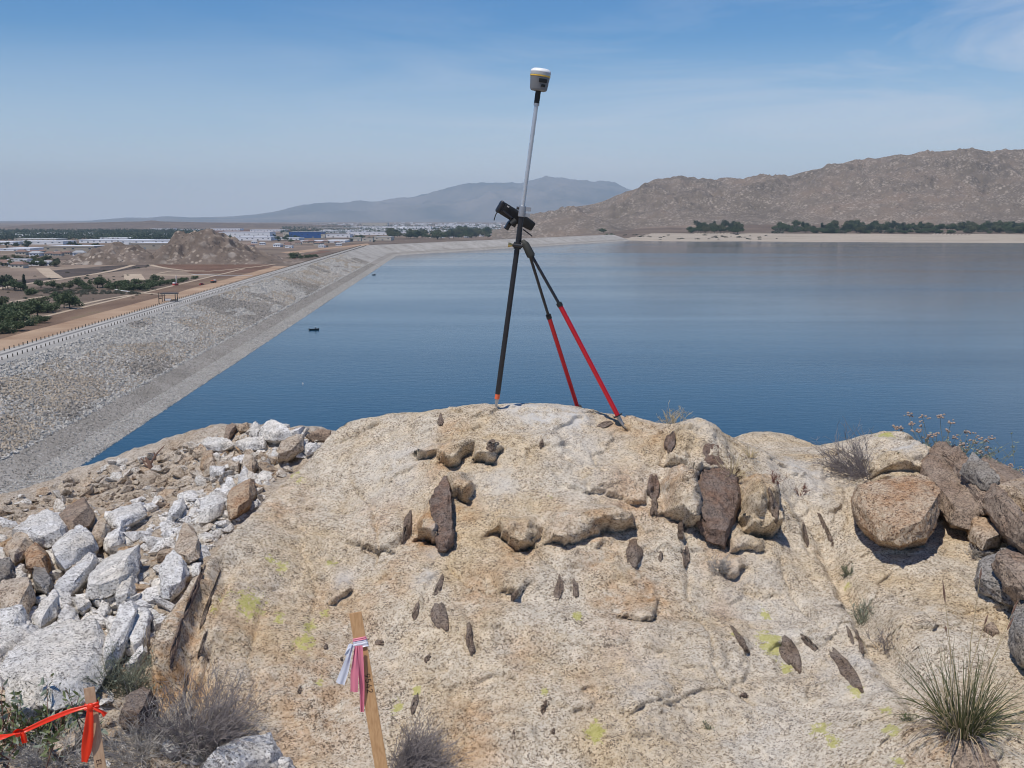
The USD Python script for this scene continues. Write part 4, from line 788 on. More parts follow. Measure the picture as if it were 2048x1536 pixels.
# the receiver on top
rec = thing('satellite_receiver', tuple(top), label='grey satellite receiver with white cap and yellow band on top of the survey pole', cat='receiver')
RB = lambda m: placed(m, (0, 0, 0))
bodym = lathe([(0, 0), (.040, 0), (.050, .004), (.054, .012), (.0595, .082)], 48); v = bodym.vertices; ang_ = np.arctan2(v[:, 1], v[:, 0])
v[:, :2] *= (1 - .035 * np.cos(4 * ang_) * (v[:, 2] < .07))[:, None]; bodym.vertices = v
bd = obj('receiver_body', RB(bodym), M['grey_plastic'], rec, smooth=40)
for a_, z_, w_, h_ in ((.45, .03, .024, .015), (-2.9, .035, .03, .045), (.35, .058, .05, .022)):
    c_ = np.array([math.sin(a_), -math.cos(a_), 0]) * (.054 + z_ * .05); t_ = np.array([math.cos(a_), math.sin(a_), 0])
    obj('port_cover', RB(trimesh.creation.box((w_, .006, h_), transform=basis(t_, -c_ / np.linalg.norm(c_), (0, 0, 1), c_ + [0, 0, z_]))), M['rubber'], bd)
obj('yellow_band', RB(lathe([(.0595, .082), (.0615, .083), (.0615, .089), (.0600, .090)], 48)), M['yellow_band'], rec, smooth=40)
obj('cap_ring', RB(lathe([(.0600, .090), (.0618, .092), (.0614, .110)], 48)), M['light_plastic'], rec, smooth=50)
obj('white_cap', RB(lathe([(.0614, .110), (.0612, .114), (.057, .122), (.045, .129), (.02, .132), (0, .1325)], 48)), M['white_plastic'], rec, smooth=50)
# the field controller behind the pole
ca, cb = at_y(1001, 414, foot[1] + .03), at_y(1063, 452, foot[1] + .09)
cx_ = (cb - ca) / np.linalg.norm(cb - ca); cz_ = np.cross(cx_, [0, 1, 0]); cz_ /= np.linalg.norm(cz_); cy_ = np.cross(cz_, cx_)
if cz_[2] < 0: cz_, cy_ = -cz_, -cy_
mid = (ca + cb) / 2; CL = np.linalg.norm(cb - ca) + .03
ctl = thing('field_controller', tuple(mid), label='black handheld field controller clamped slanting across the survey pole', cat='controller')
CB = lambda m, o=(0, 0, 0): (m.apply_transform(basis(cx_, cy_, cz_, np.array(o, float))), m)[1]
bm_ = rbox((CL, .040, .078), .018); vv = bm_.vertices; vv[:, 2] *= 1 - .18 * sstep(-.02, .10, vv[:, 0]) ; bm_.vertices = vv
obj('case', CB(bm_), M['rubber'], ctl, smooth=40)
obj('end_cap', CB(rbox((.03, .043, .081), .014), cx_ * (-CL / 2 + .012)), M['black'], ctl, smooth=40)
obj('screen', CB(trimesh.creation.box((.11, .004, .055)), cx_ * .02 + cy_ * .023), M['black'], ctl)
obj('badge', CB(trimesh.creation.box((.014, .004, .008)), cx_ * (-CL / 2 + .05) + cz_ * .026 - cy_ * .0235), M['silver'], ctl)
obj('stylus', CB(tube([(CL * .30, -.01, -.045), (CL / 2 + .02, -.01, -.052)], .004, 8)), M['black'], ctl, smooth=40)
brk = obj('bracket', CB(cat(trimesh.creation.box((.05, .03, .035), transform=trimesh.transformations.translation_matrix((-.005, -.02, -.045))), trimesh.creation.box((.025, .03, .05), transform=trimesh.transformations.translation_matrix((-.02, -.02, -.075))))), M['black'], ctl)
kn = at_y(1027, 446, foot[1] - .01) - mid
obj('bracket_knob', tube([kn + [0.018, .0, .016], kn - [0.012, 0, .010]], [.021, .019], 12), M['rubber'], ctl, smooth=40)
obj('bracket_rail', tube([at_y(1006, 421, foot[1]) - mid, at_y(1024, 436, foot[1]) - mid], .005, 8), M['black'], ctl, smooth=40)
s0, s1, s2 = [at_y(a, b, foot[1] + .02) - mid for a, b in ((996, 421), (991, 430), (988, 441))]
obj('wrist_strap', tube(np.array([s0, s0 * .5 + s1 * .5 + [.003, 0, .004], s1, s2]), .0035, 6), M['rubber'], ctl, smooth=40)
# the two legs
hp = K(yof(482)); hd = at_y(1046, 483, foot[1] - .03) - foot
obj('leg_clamp', cat(tube([hp + [-.03, -.02, .003], hp + [.03, -.02, -.003]], .012, 14), tube([hp - ax * .02, hp + ax * .02], .024, 22), tube([hp + [.028, -.02, .0], hd], .012, 12), tube([hd + [-.012, -.005, -.005], hd + [-.010, -.005, .052]], .0035, 8)), M['black'], pole, smooth=40)
obj('clamp_screw', tube([hp + [-.058, -.02, .006], hp + [-.045, -.02, .005], hp + [-.03, -.02, .003]], [.015, .013, .007], 14), M['brass'], pole, smooth=40)
ffoot = gh(1246, 851)[0]; bk = at_y(1160, 830, 7.22)
def leg(px0, px1, pxf, y0, y1, foot_w, r0, r1, shade):
    a, b = at_y(*px0, y0) - foot, at_y(*px1, y1) - foot; c = foot_w - foot; d = (c - b) / np.linalg.norm(c - b)
    lg = obj('leg', tube([b, c - d * .07], r1, 20), M['red'], pole, smooth=40)
    obj('inner_tube', tube([a, b], r0, 16), M['black'], lg, smooth=40)
    obj('leg_collar', tube([b - d * .012, b + d * .014], r1 * 1.22, 20), M['rubber'], lg, smooth=40)
    obj('foot_spike', tube([c - d * .07, c - d * .03, c + d * .012], [.013, .012, .004], 12), M['grey_metal'], lg, smooth=40)
    n1, n2, _ = frame(d)
    obj('foot_plate', tube([c - d * .072, c - d * .066], .030, 24), M['rubber'], lg, smooth=40)
    return lg
def leg_y(py, yf, pyf): return foot[1] - .03 + (yf - foot[1] + .03) * (py - 483) / (pyf - 483)
leg((1064, 512), (1119, 609), None, leg_y(512, ffoot[1], 850), leg_y(609, ffoot[1], 850), ffoot, .0095, .0150, 1)
leg((1060, 512), (1097.5, 633), None, leg_y(512, 7.2, 830), leg_y(633, 7.2, 830), bk, .0095, .0145, 0)
obj('leg_grip', tube([hd, at_y(1051, 489, foot[1] - .05) - foot, at_y(1062, 511, foot[1] - .05) - foot, at_y(1063, 514, foot[1] - .05) - foot], [.016, .023, .026, .02], 16), M['grip'], pole, smooth=40)

# ------------------------------------------------------------------ wooden stakes and ribbons
M['lath'] = usdkit.material(stage, '/World/Looks/lath_wood', {'g': ('geometry', {}), 'm': ('mapping', {'scale': (160, 160, 5)}), 'n': ('noise_texture', {'scale': 1.0, 'detail': 5.0, 'roughness': .6, 'distortion': .5}),
    'r': ('rgb_ramp', {'ramp': [(.3, (.40, .22, .095)), (.55, (.52, .31, .145)), (.75, (.58, .36, .18))]}), 'b': ('bump', {'strength': .4, 'distance': .001}), 'p': ('principled_bsdf', {'roughness': .7})},
    [('g.position', 'm.vector'), ('m.vector', 'n.vector'), ('n.fac', 'r.fac'), ('r.color', 'p.base_color'), ('n.fac', 'b.height'), ('b.normal', 'p.normal')], surface='p.BSDF')
M['lath_pale'] = usdkit.material(stage, '/World/Looks/dull_lath_wood', {'g': ('geometry', {}), 'm': ('mapping', {'scale': (160, 160, 5)}), 'n': ('noise_texture', {'scale': 1.0, 'detail': 5.0, 'roughness': .6, 'distortion': .5}),
    'r': ('rgb_ramp', {'ramp': [(.3, (.36, .225, .13)), (.55, (.45, .30, .185)), (.75, (.50, .35, .22))]}), 'b': ('bump', {'strength': .4, 'distance': .001}), 'p': ('principled_bsdf', {'roughness': .75})},
    [('g.position', 'm.vector'), ('m.vector', 'n.vector'), ('n.fac', 'r.fac'), ('r.color', 'p.base_color'), ('n.fac', 'b.height'), ('b.normal', 'p.normal')], surface='p.BSDF')  # duller, less orange wood tone for the stake at the edge
def tape_mat(name, col, trans):
    return usdkit.material(stage, '/World/Looks/' + name, {'d': ('principled_bsdf', {'base_color': col, 'roughness': .35}), 't': ('translucent_bsdf', {'color': col}), 'm': ('mix_closure', {'fac': trans})}, [('d.BSDF', 'm.closure1'), ('t.BSDF', 'm.closure2')], surface='m.closure')
M['orange_tape'] = tape_mat('orange_tape', (.92, .055, .015), .35); M['white_tape'] = tape_mat('white_tape', (.80, .82, .88), .3); M['pink_tape'] = tape_mat('pink_tape', (.88, .32, .42), .35)
M['marker'] = plain('marker_ink', (.05, .018, .008), .6)
def stake(t, b, w, th, yaw, mat, label):
    """a lath from its top t towards b and on into the ground"""
    d = (b - t) / np.linalg.norm(b - t); s = 0.0
    while s < 2.2 and (t + d * s)[2] > GROUND(np.array([(t + d * s)[0]]), np.array([(t + d * s)[1]]))[0]: s += .01
    Ls = s + .08; z = -d; x = np.array([math.cos(yaw), math.sin(yaw), 0]); x -= z * x.dot(z); x /= np.linalg.norm(x); y = np.cross(z, x)
    o = t + d * Ls
    th_ = thing('wooden_stake', tuple(o), label=label, cat='stake')
    m = rbox((w, th, Ls), .0015); m.apply_translation((0, 0, Ls / 2)); m.apply_transform(basis(x, y, z, (0, 0, 0)))
    obj('lath', m, mat, th_, smooth=30)
    return th_, o, x, y, z, Ls
t1, b1 = at_y(710.5, 1225, 3.06), at_y(763, 1536, 2.98)
st1 = stake(t1, b1, .0385, .010, 0.12, M['lath'], 'tan wooden stake in the middle with white and pink ribbons near its top')
t2, b2 = at_y(178, 1375, 3.25), at_y(205, 1560, 3.2)
st2 = stake(t2, b2, .0345, .010, 0.30, M['lath_pale'], 'dull tan wooden stake at the edge tied with orange tape')
def lettering(st, text, dist, size, side, mat, nm):
    """handwriting running down the face of the stake"""
    th_, o, x, y, z, Ls = st
    m = meshkit.text_mesh(text, size, .0006)
    front = -y * (.0052)
    m.apply_transform(basis(-z, x, y * -1.0, z * (Ls - dist) + x * side + front)); obj(nm, m, mat, th_)
def unproj_len(a, b, y): return float(np.linalg.norm(at_y(*a, y) - at_y(*b, y)))
dS = unproj_len((710, 1225), (731, 1340), 3.05)
lettering(st1, '9542', dS, .0175, -.004, M['marker'], 'handwriting')
lettering(st2, 'EL =', unproj_len((178, 1375), (192, 1510), 3.22), .015, -.010, M['marker'], 'handwriting')
def ribbon(pts, w, wdir, n=24, wob=.004, seed=0, taper=None, thick=.0007):
    """a thin band along points with width direction(s)"""
    pts = np.asarray(pts, float); k = len(pts); s = np.linspace(0, k - 1, n)
    q = np.stack([np.interp(s, np.arange(k), pts[:, i]) for i in range(3)], 1); q[1:-1] = gaussian_filter(q, (1.3, 0))[1:-1]
    wd = np.asarray(wdir, float); wd = np.stack([np.interp(s, np.linspace(0, k - 1, len(np.atleast_2d(wd))), np.atleast_2d(wd)[:, i]) for i in range(3)], 1)
    wd /= np.linalg.norm(wd, axis=1)[:, None]; t = np.gradient(q, axis=0); t /= np.linalg.norm(t, axis=1)[:, None]
    wd -= t * (wd * t).sum(1)[:, None]; wd /= np.linalg.norm(wd, axis=1)[:, None]; nn = np.cross(t, wd)
    ww = np.broadcast_to(np.asarray(w if taper is None else np.interp(s, np.linspace(0, k - 1, len(taper)), taper) * w, float), (n,))
    cols = 7; u = np.linspace(-.5, .5, cols)
    fold = wob * np.sin(u * 9 + seed)[None, :] * (1 + .5 * np.sin(s * 1.7 + seed))[:, None] * (.3 + (u[None] * 2) ** 2)
    g = q[:, None] + (ww[:, None] * u)[..., None] * wd[:, None] + fold[..., None] * nn[:, None]
    a = g + nn[:, None] * thick / 2; b = g - nn[:, None] * thick / 2
    f = grid_faces(n, cols); N = n * cols
    return trimesh.Trimesh(np.vstack([a.reshape(-1, 3), b.reshape(-1, 3)]), np.vstack([f, f[:, ::-1] + N]), process=False)
def wrap(st, dist, w, off, turns=1, tilt=0.0, n=40):
    th_, o, x, y, z, Ls = st; th = np.linspace(0, 2 * math.pi * turns, n); hw, hd_ = .0200 + off, .0062 + off
    c = np.cos(th); s = np.sin(th); e = .35
    p = o + z * (Ls - dist) + x * (hw * np.sign(c) * np.abs(c) ** e)[:, None] + y * (hd_ * np.sign(s) * np.abs(s) ** e)[:, None] + z * (tilt * np.cos(th * .5 + .4))[:, None]
    return ribbon(p, w, z[None], n=n, wob=.0015)
# white and pink ribbons
pk = lambda px, py, dy=0.0: at_y(px, py, 3.035 - dy)
wr = thing('white_ribbon', label='short white ribbon knotted round the middle stake', cat='ribbon')
obj('knot_band', cat(wrap(st1, unproj_len((710, 1225), (716, 1283), 3.05), .022, .001, tilt=.002), wrap(st1, unproj_len((710, 1225), (716, 1289), 3.05), .014, .0025, tilt=-.004)), M['white_tape'], wr, smooth=True)
obj('tail', ribbon([pk(704, 1288, .015), pk(697, 1315, .03), pk(690, 1340, .035), pk(680, 1368, .04)], .026, [[.5, .8, .2], [.8, .5, .2], [1, .2, .25], [1, .1, .3]], taper=[.45, .6, .9, 1.05], seed=2), M['white_tape'], wr, smooth=True)
obj('tail', ribbon([pk(701, 1289, .01), pk(695, 1300, .02), pk(691, 1311, .025)], .012, [[.3, .9, .2], [.9, .3, .3]], taper=[.5, .9, .8], n=14), M['white_tape'], wr, smooth=True)
pr = thing('pink_ribbon', label='pink ribbon with two tails hanging down the middle stake', cat='ribbon')
obj('knot_band', wrap(st1, unproj_len((710, 1225), (713, 1275), 3.05), .008, .0005), M['pink_tape'], pr, smooth=True)
obj('tail', ribbon([pk(720, 1291, .014), pk(722, 1330, .022), pk(724, 1375, .026), pk(724, 1424, .03)], .019, [[1, .3, 0], [1, .15, .0], [1, .1, 0], [1, .3, 0]], taper=[.8, .9, .85, .5], seed=4), M['pink_tape'], pr, smooth=True)
obj('tail', ribbon([pk(713, 1292, .016), pk(711, 1320, .03), pk(709, 1350, .036), pk(708, 1384, .04)], .027, [[1, .4, 0], [1, .2, 0], [1, -.1, 0], [1, -.2, 0]], taper=[.45, .65, .9, .8], seed=1), M['pink_tape'], pr, smooth=True)
ot = thing('orange_tape', label='bright orange flagging tape knotted on the dull tan stake and stretched sideways', cat='tape')
pq = lambda px, py, dy=0.0: at_y(px, py, 3.225 - dy)
dk = unproj_len((178, 1375), (181, 1408), 3.24)
obj('knot_band', cat(wrap(st2, dk, .020, .001, tilt=.004), wrap(st2, dk + .006, .014, .003, tilt=-.006)), M['orange_tape'], ot, smooth=True)
kn_ = trimesh.creation.icosphere(2, 1.0); kn_.vertices *= [.013, .009, .011]; kn_.vertices += .003 * noise3(kn_.vertices, 120, 3, 2)[:, None]; kn_.apply_translation(pq(181, 1413, .012))
obj('knot', kn_, M['orange_tape'], ot, smooth=True)
obj('tail', ribbon([pq(184, 1413, .014), pq(194, 1420, .02), pq(204, 1424, .022), pq(211, 1430, .02)], .020, [[.2, .4, 1], [.1, .2, 1], [.3, .1, 1], [.3, .2, 1]], taper=[.5, .7, .75, 1.2], n=20, seed=3), M['orange_tape'], ot, smooth=True)
obj('tail', ribbon([pq(180, 1416, .014), pq(179, 1440, .022), pq(176, 1475, .026), pq(173, 1500, .028), pq(169, 1524, .03)], .034, [[1, .3, 0], [1, .25, 0], [1, .1, 0], [1, .1, 0]], taper=[.5, .75, 1, .95, .55], seed=5), M['orange_tape'], ot, smooth=True)
obj('line', ribbon([pq(176, 1412, .012), pq(140, 1422, .03), pq(95, 1440, .05), pq(48, 1462, .07), pq(30, 1468, .08), pq(0, 1475, .10), pq(-90, 1490, .16), pq(-260, 1500, .3)], .016, [[.0, .3, 1], [0, .5, 1], [0, .2, 1], [0, 1, .4], [0, .5, 1], [0, .3, 1]], taper=[.6, .95, 1, .8, .5, 1.2, 1, 1], n=60, seed=2, wob=.002), M['orange_tape'], ot, smooth=True)
obj('knot', ribbon([pq(46, 1462, .072), pq(38, 1464, .074), pq(30, 1470, .078)], .024, [[.0, .3, 1], [0, .5, 1]], taper=[.6, 1, .8], n=12, wob=.006), M['orange_tape'], ot, smooth=True)
obj('tail', ribbon([pq(45, 1464, .075), pq(47, 1474, .08), pq(50, 1486, .08)], .013, [[1, .3, 0], [1, .1, 0]], n=12), M['orange_tape'], ot, smooth=True)

# ------------------------------------------------------------------ plants on the rocks
M['twig'] = plain('dry_grey_twigs', (.20, .175, .165), .9, var=.35, scale=60)
M['twig_pale'] = plain('silvery_dry_twigs', (.36, .335, .30), .9, var=.3, scale=60)
M['twig_green'] = plain('grey_green_twigs', (.17, .175, .12), .9, var=.35, scale=40)
M['straw'] = plain('straw', (.46, .37, .22), .8, var=.25, scale=40)
M['stem_red'] = plain('reddish_stem', (.16, .07, .05), .8, var=.3)
M['wood_dead'] = plain('dead_wood', (.20, .12, .085), .85, var=.3, scale=50)
def leafmat(name, col, var=.35):
    return usdkit.material(stage, '/World/Looks/' + name, {'g': ('geometry', {}), 'n': ('noise_texture', {'scale': 45.0, 'detail': 3.0}), 'r': ('rgb_ramp', {'ramp': [(.3, tuple(c * (1 - var) for c in col)), (.7, tuple(c * (1 + var) for c in col))]}),
        'p': ('principled_bsdf', {'roughness': .6}), 't': ('translucent_bsdf', {}), 'm': ('mix_closure', {'fac': .25})},
        [('g.position', 'n.vector'), ('n.fac', 'r.fac'), ('r.color', 'p.base_color'), ('r.color', 't.color'), ('p.BSDF', 'm.closure1'), ('t.BSDF', 'm.closure2')], surface='m.closure')
M['blade'] = leafmat('grass_blade', (.12, .135, .055)); M['leaf_green'] = leafmat('leaf_green', (.13, .16, .06)); M['leaf_grey'] = leafmat('leaf_grey_green', (.26, .30, .22), .2); M['flower'] = leafmat('faded_flower_head', (.44, .335, .27), .25); M['leaf_brown'] = leafmat('dry_brown_leaf', (.22, .12, .06))
def arcs(base, dirs, L, droop, steps=5, curl=.0, r=R):
    """stems from base points along directions, bending down by droop"""
    n = len(dirs); s = np.linspace(0, 1, steps)[None, :, None]; d = dirs[:, None, :]
    P = base[:, None, :] + d * (L[:, None, None] * s) + np.array([0, 0, -1.0]) * (droop * L)[:, None, None] * s ** 2
    if curl: P[:, 1:] += r.normal(0, curl, (n, steps - 1, 3)) * L[:, None, None] * s[:, 1:]
    return P
def shrub(loc, rad, h, n, mat, label, seed, lean=(0, 0), twig=.0013, sub=5, leaves=None, spread=1.0, group=None, name='dry_shrub'):
    r = np.random.default_rng(seed)
    th, ph = r.uniform(0, 2 * math.pi, n), r.uniform(.1, 1.0, n) ** .6 * spread
    d = np.stack([np.sin(ph) * np.cos(th) * rad / h * 1.2 + lean[0], np.sin(ph) * np.sin(th) * rad / h * 1.2 + lean[1], np.cos(ph)], 1); d /= np.linalg.norm(d, axis=1)[:, None]
    base = r.normal(0, .14, (n, 3)) * [rad, rad, 0]; L = h * r.uniform(.6, 1.15, n)
    P = arcs(base, d, L, np.full(n, .12), 6, .035, r)
    S = [P]; k = r.integers(1, 5, (n, sub)); t = P[np.arange(n)[:, None], k].reshape(-1, 3)
    dd = np.repeat(d, sub, 0) + r.normal(0, .55, (n * sub, 3)); dd /= np.linalg.norm(dd, axis=1)[:, None]
    Q = arcs(t, dd, np.repeat(L, sub) * r.uniform(.18, .5, n * sub), np.zeros(n * sub), 4, .05, r)
    k2 = r.integers(1, 4, (n * sub, 3)); t2 = Q[np.arange(n * sub)[:, None], k2].reshape(-1, 3); d3 = np.repeat(dd, 3, 0) + r.normal(0, .7, (n * sub * 3, 3)); d3 /= np.linalg.norm(d3, axis=1)[:, None]
    Q2 = arcs(t2, d3, h * r.uniform(.05, .16, n * sub * 3), np.zeros(n * sub * 3), 3, .03, r)
    t_ = thing(name, tuple(loc - np.array([0, 0, .02])), label=label, cat='shrub', group=group)
    obj('stems', strands(P, twig * 1.6, twig * .7), mat, t_); obj('twigs', cat(strands(Q, twig * .9, twig * .5), strands(Q2, twig * .7, twig * .45)), mat, t_)
    if leaves:
        lm, ln, ls = leaves; pts = np.vstack([Q[:, -1], Q2[:, -1], Q2[:, 1]]); pts = pts[r.integers(len(pts), size=ln)]
        obj('leaves', leafcards(pts, ls, r), lm, t_)
    return t_
def leafcards(pts, size, r, aspect=.38, up=.3):
    n = len(pts); a = r.normal(0, 1, (n, 3)); a[:, 2] += up; a /= np.linalg.norm(a, axis=1)[:, None]; b = np.cross(a, r.normal(0, 1, (n, 3))); b /= np.linalg.norm(b, axis=1)[:, None]; c = np.cross(a, b)
    L = (size * r.uniform(.6, 1.3, n))[:, None]; W = L * aspect
    v = np.stack([pts, pts + a * L * .35 + b * W * .5 + c * W * .12, pts + a * L * .75 + b * W * .32 + c * W * .1, pts + a * L, pts + a * L * .75 - b * W * .32 + c * W * .1, pts + a * L * .35 - b * W * .5 + c * W * .12, pts + a * L * .5], 1)
    f = np.array([[0, 1, 6], [1, 2, 6], [2, 3, 6], [3, 4, 6], [4, 5, 6], [5, 0, 6]])
    return trimesh.Trimesh(v.reshape(-1, 3), (np.arange(n)[:, None, None] * 7 + f).reshape(-1, 3), process=False)
def loc(px, py): return gh(px, py)[0]
shrub(loc(395, 1500), .26, .34, 110, M['twig'], 'grey dry shrub against the left foot of the outcrop', 1, (.1, -.05))
shrub(loc(300, 1500), .34, .22, 120, M['twig_pale'], 'low silvery tangle of twigs beside the dull tan stake', 2, (-.1, 0))
shrub(loc(250, 1385), .20, .22, 60, M['twig_green'], 'grey green shrub beneath the white slabs', 3, (-.1, .1), leaves=(M['leaf_grey'], 500, .012))
shrub(loc(110, 1525), .28, .20, 90, M['twig_pale'], 'flat dry twigs behind the stretched orange tape', 4, (0, 0))
shrub(loc(440, 1470), .14, .20, 46, M['twig'], 'small dry shrub leaning on the speckled granite', 5, (.3, 0))
shrub(loc(800, 1545), .16, .24, 120, M['twig'], 'dark brushy dead shrub at the foot of the middle stake', 6, (.75, .1), twig=.0011, sub=6)
shrub(loc(840, 1550), .24, .15, 90, M['twig'], 'low dead twigs spreading from under the middle stake', 16, (.5, 0), twig=.0011)
shrub(loc(1730, 950), .30, .34, 60, M['twig'], 'purple grey dead shrub spread flat on the pale slab by the lake', 7, (-1.0, .1), twig=.0016, spread=1.2)
shrub(loc(1725, 1245), .06, .13, 14, M['twig_green'], 'small grey green tuft in the groove of the slab', 8, (.1, .1), leaves=(M['leaf_grey'], 120, .010), name='groove_tuft')
shrub(loc(1768, 1300), .08, .12, 18, M['twig'], 'small brown dry tuft lower down the groove', 9, (.2, 0), name='groove_tuft')
shrub(loc(1692, 1150), .04, .10, 8, M['twig_green'], 'thin dark tuft at the upper end of the groove', 10, leaves=(M['leaf_green'], 60, .010), name='groove_tuft')
shrub(loc(1602, 985), .05, .08, 9, M['stem_red'], 'tiny brown tuft on the bare pale slab', 11, name='groove_tuft')
shrub(loc(1548, 965), .05, .09, 9, M['stem_red'], 'tiny reddish tuft behind the granite block', 12, name='groove_tuft')
shrub(loc(1440, 1135), .08, .09, 30, M['twig_pale'], 'silvery twiggy plant growing under the broad dike', 13, (-.2, -.3), twig=.0014)
shrub(loc(1955, 1110), .10, .10, 20, M['twig_pale'], 'dry twigs caught under the black crack of the brown rocks', 14, name='dry_shrub')
shrub(loc(1415, 1455), .03, .05, 8, M['twig_green'], 'tiny green sprig beside the flat brown stone', 17, leaves=(M['leaf_green'], 40, .010), name='groove_tuft')
shrub(loc(1818, 1440), .04, .07, 8, M['twig_green'], 'tiny green sprig to the side of the grass clump', 18, leaves=(M['leaf_green'], 50, .010), name='groove_tuft')
# spiky plant against the lake
b0 = at_y(1345, 862, 6.6)
shrub(b0, .09, .19, 12, M['straw'], 'thin dry straw coloured plant standing against the water', 19, (0, 0), twig=.0014, sub=6, name='dry_plant')
# dead branch
bb = loc(302, 945); br = thing('dead_branch', tuple(bb), label='dead reddish forked branch standing on the dirt bank', cat='branch')
sc_ = bb[1] / F; q = lambda x, y, dz=0: np.array([x * sc_, dz, y * sc_])
obj('trunk', tube([q(2, -10), q(0, 10), q(-4, 22), q(-10, 32)], [.022, .019, .015, .007], 9), M['wood_dead'], br, smooth=40)
for a_ in ([q(-2, 16), q(6, 28), q(16, 42), q(30, 56)], [q(-4, 22), q(-12, 24), q(-20, 30)], [q(0, 12), q(-8, 14), q(-16, 22)], [q(8, 30), q(10, 36), q(8, 44)]):
    obj('limb', tube(a_, np.linspace(.011, .003, len(a_)), 7), M['wood_dead'], br, smooth=40)
# big grass clump
def grass(loc_, n, h, rad, mat, r, droop=(.15, .55), w=.0022, lean=(0, 0)):
    th = r.uniform(0, 2 * math.pi, n); ph = r.uniform(0, 1, n) ** .75 * .95
    d = np.stack([np.sin(ph) * np.cos(th) + lean[0], np.sin(ph) * np.sin(th) + lean[1], np.cos(ph)], 1); d /= np.linalg.norm(d, axis=1)[:, None]
    base = np.stack([np.cos(th), np.sin(th), 0 * th], 1) * (rad * r.uniform(0, 1, n) ** .7)[:, None]
    return strands(arcs(base, d, h * r.uniform(.45, 1.1, n), r.uniform(*droop, n) * (ph + .2), 8, .008, r), w, w * .25)
r = np.random.default_rng(77); gl = loc(1925, 1465)
gc = thing('grass_clump', tuple(gl), label='big clump of long green and straw grass blades growing from the slab', cat='grass')
obj('green_blades', grass(gl, 190, .40, .06, M['blade'], r), M['blade'], gc); obj('dry_blades', grass(gl, 110, .32, .07, M['straw'], r, (.4, 1.0)), M['straw'], gc)
obj('dead_thatch', grass(gl, 90, .22, .09, M['twig'], r, (.8, 1.3)), M['twig'], gc)
for (x0, y0), (x1, y1), hl in [((1905, 1440), (1885, 1158), 50), ((1930, 1440), (1963, 1135), 22), ((1920, 1440), (1976, 1228), 30), ((1940, 1440), (2028, 1232), 40), ((1945, 1440), (2036, 1200), 36), ((1915, 1440), (1890, 1250), 20)]:
    a_, b_ = at_y(x0, y0, gl[1]) - gl, at_y(x1, y1, gl[1] - .05) - gl; m_ = a_ * .5 + b_ * .5 + [-.01 * np.sign(x1 - x0), 0, .01]
    st_ = obj('stalk', tube([a_ - [0, 0, .04], m_, b_], [.0018, .0016, .001], 5), M['straw'], gc)
    e_ = b_ + (m_ - b_) * (hl / 150); obj('seed_head', tube([e_, e_ * .6 + b_ * .4, b_], [.002, .0045, .0008], 6), M['wood_dead'], st_)
for lc, n_, h_, lb, mt, ln_ in [((1462, 955), 36, .22, 'tuft of dry straw grass beside the broad dike', 'straw', (.0, 0)), ((285, 1310), 14, .16, 'few dry grass stems in the black cleft', 'straw', (-.2, 0)), ((290, 1395), 20, .12, 'little green grass under the white blade of rock', 'blade', (0, 0)), ((1500, 915), 30, .09, 'short dry grass on the saddle by the lake', 'straw', (0, 0)), ((60, 1425), 22, .16, 'green blades beside the rounded pale boulder', 'blade', (0, 0))]:
    p_ = loc(*lc); t_ = thing('grass_tuft', tuple(p_), label=lb, cat='grass'); obj('blades', grass(p_, n_, h_, .03, M[mt], r, lean=ln_), M[mt], t_)
# flowering shrub at the border over the lake
def buckwheat(base, tips, label, seed, nlow=60, size=.25):
    r = np.random.default_rng(seed); t_ = thing('flowering_shrub', tuple(base), label=label, cat='shrub')
    P = []; heads = []
    for (x, y) in tips:
        tip = at_y(x, y, base[1] + r.uniform(-.15, .15)) - base; b = np.array([tip[0] * .35 + r.normal(0, .03), r.normal(0, .05), -.05])
        m1, m2 = b * .6 + tip * .4 + r.normal(0, .012, 3), b * .25 + tip * .75 + r.normal(0, .01, 3); P.append([b, m1, m2, tip])
        k = r.integers(5, 10); c = r.normal(0, .014, (k, 3)) * [1.3, 1, .6]
        for j in range(k): s_ = trimesh.creation.icosphere(1, r.uniform(.006, .011)); s_.vertices *= [1, 1, .7]; s_.apply_translation(tip + c[j]); heads.append(s_)
    obj('stems', strands(np.array(P), .0022, .0014, 4), M['twig_green'], t_)
    obj('flower_heads', cat(heads), M['flower'], t_)
    n = nlow; d = np.stack([r.normal(0, .8, n), r.normal(0, .6, n), r.uniform(.3, 1, n)], 1); d /= np.linalg.norm(d, axis=1)[:, None]
    w = np.array([(np.array(tips)[:, 0].max() - np.array(tips)[:, 0].min()) / F * base[1] * .32, .1, .0])
    Q = arcs(r.normal(0, 1, (n, 3)) * w, d, size * r.uniform(.5, 1, n), np.full(n, .1), 5, .04, r)
    obj('twigs', strands(Q, .0018, .0009), M['twig_green'], t_)
    pts = Q[:, 1:].reshape(-1, 3); pts = pts[r.integers(len(pts), size=n * 9)]; obj('leaves', leafcards(pts, .022, r), M['leaf_grey'], t_)
buckwheat(at_y(1895, 925, 7.25), [(1788, 852), (1802, 856), (1818, 830), (1820, 848), (1845, 834), (1843, 848), (1835, 862), (1881, 831), (1902, 844), (1872, 868), (1895, 862), (1862, 872), (1912, 876), (1925, 888), (1936, 865), (1952, 872), (1948, 884), (1968, 880), (1980, 876), (1975, 898), (1958, 904), (1905, 890), (1850, 880), (1932, 900)], 'grey green flowering shrub with pink heads against the lake', 5, 130)
buckwheat(at_y(2005, 955, 7.6), [(2018, 930), (2012, 938), (1990, 925), (2032, 945), (2040, 940)], 'little flowering sprig past the rust topped slab', 6, 30, .14)
buckwheat(at_y(1745, 960, 6.5), [(1752, 945), (1765, 950)], 'tiny leafy sprig beside the dead shrub on the pale slab', 8, 12, .07)
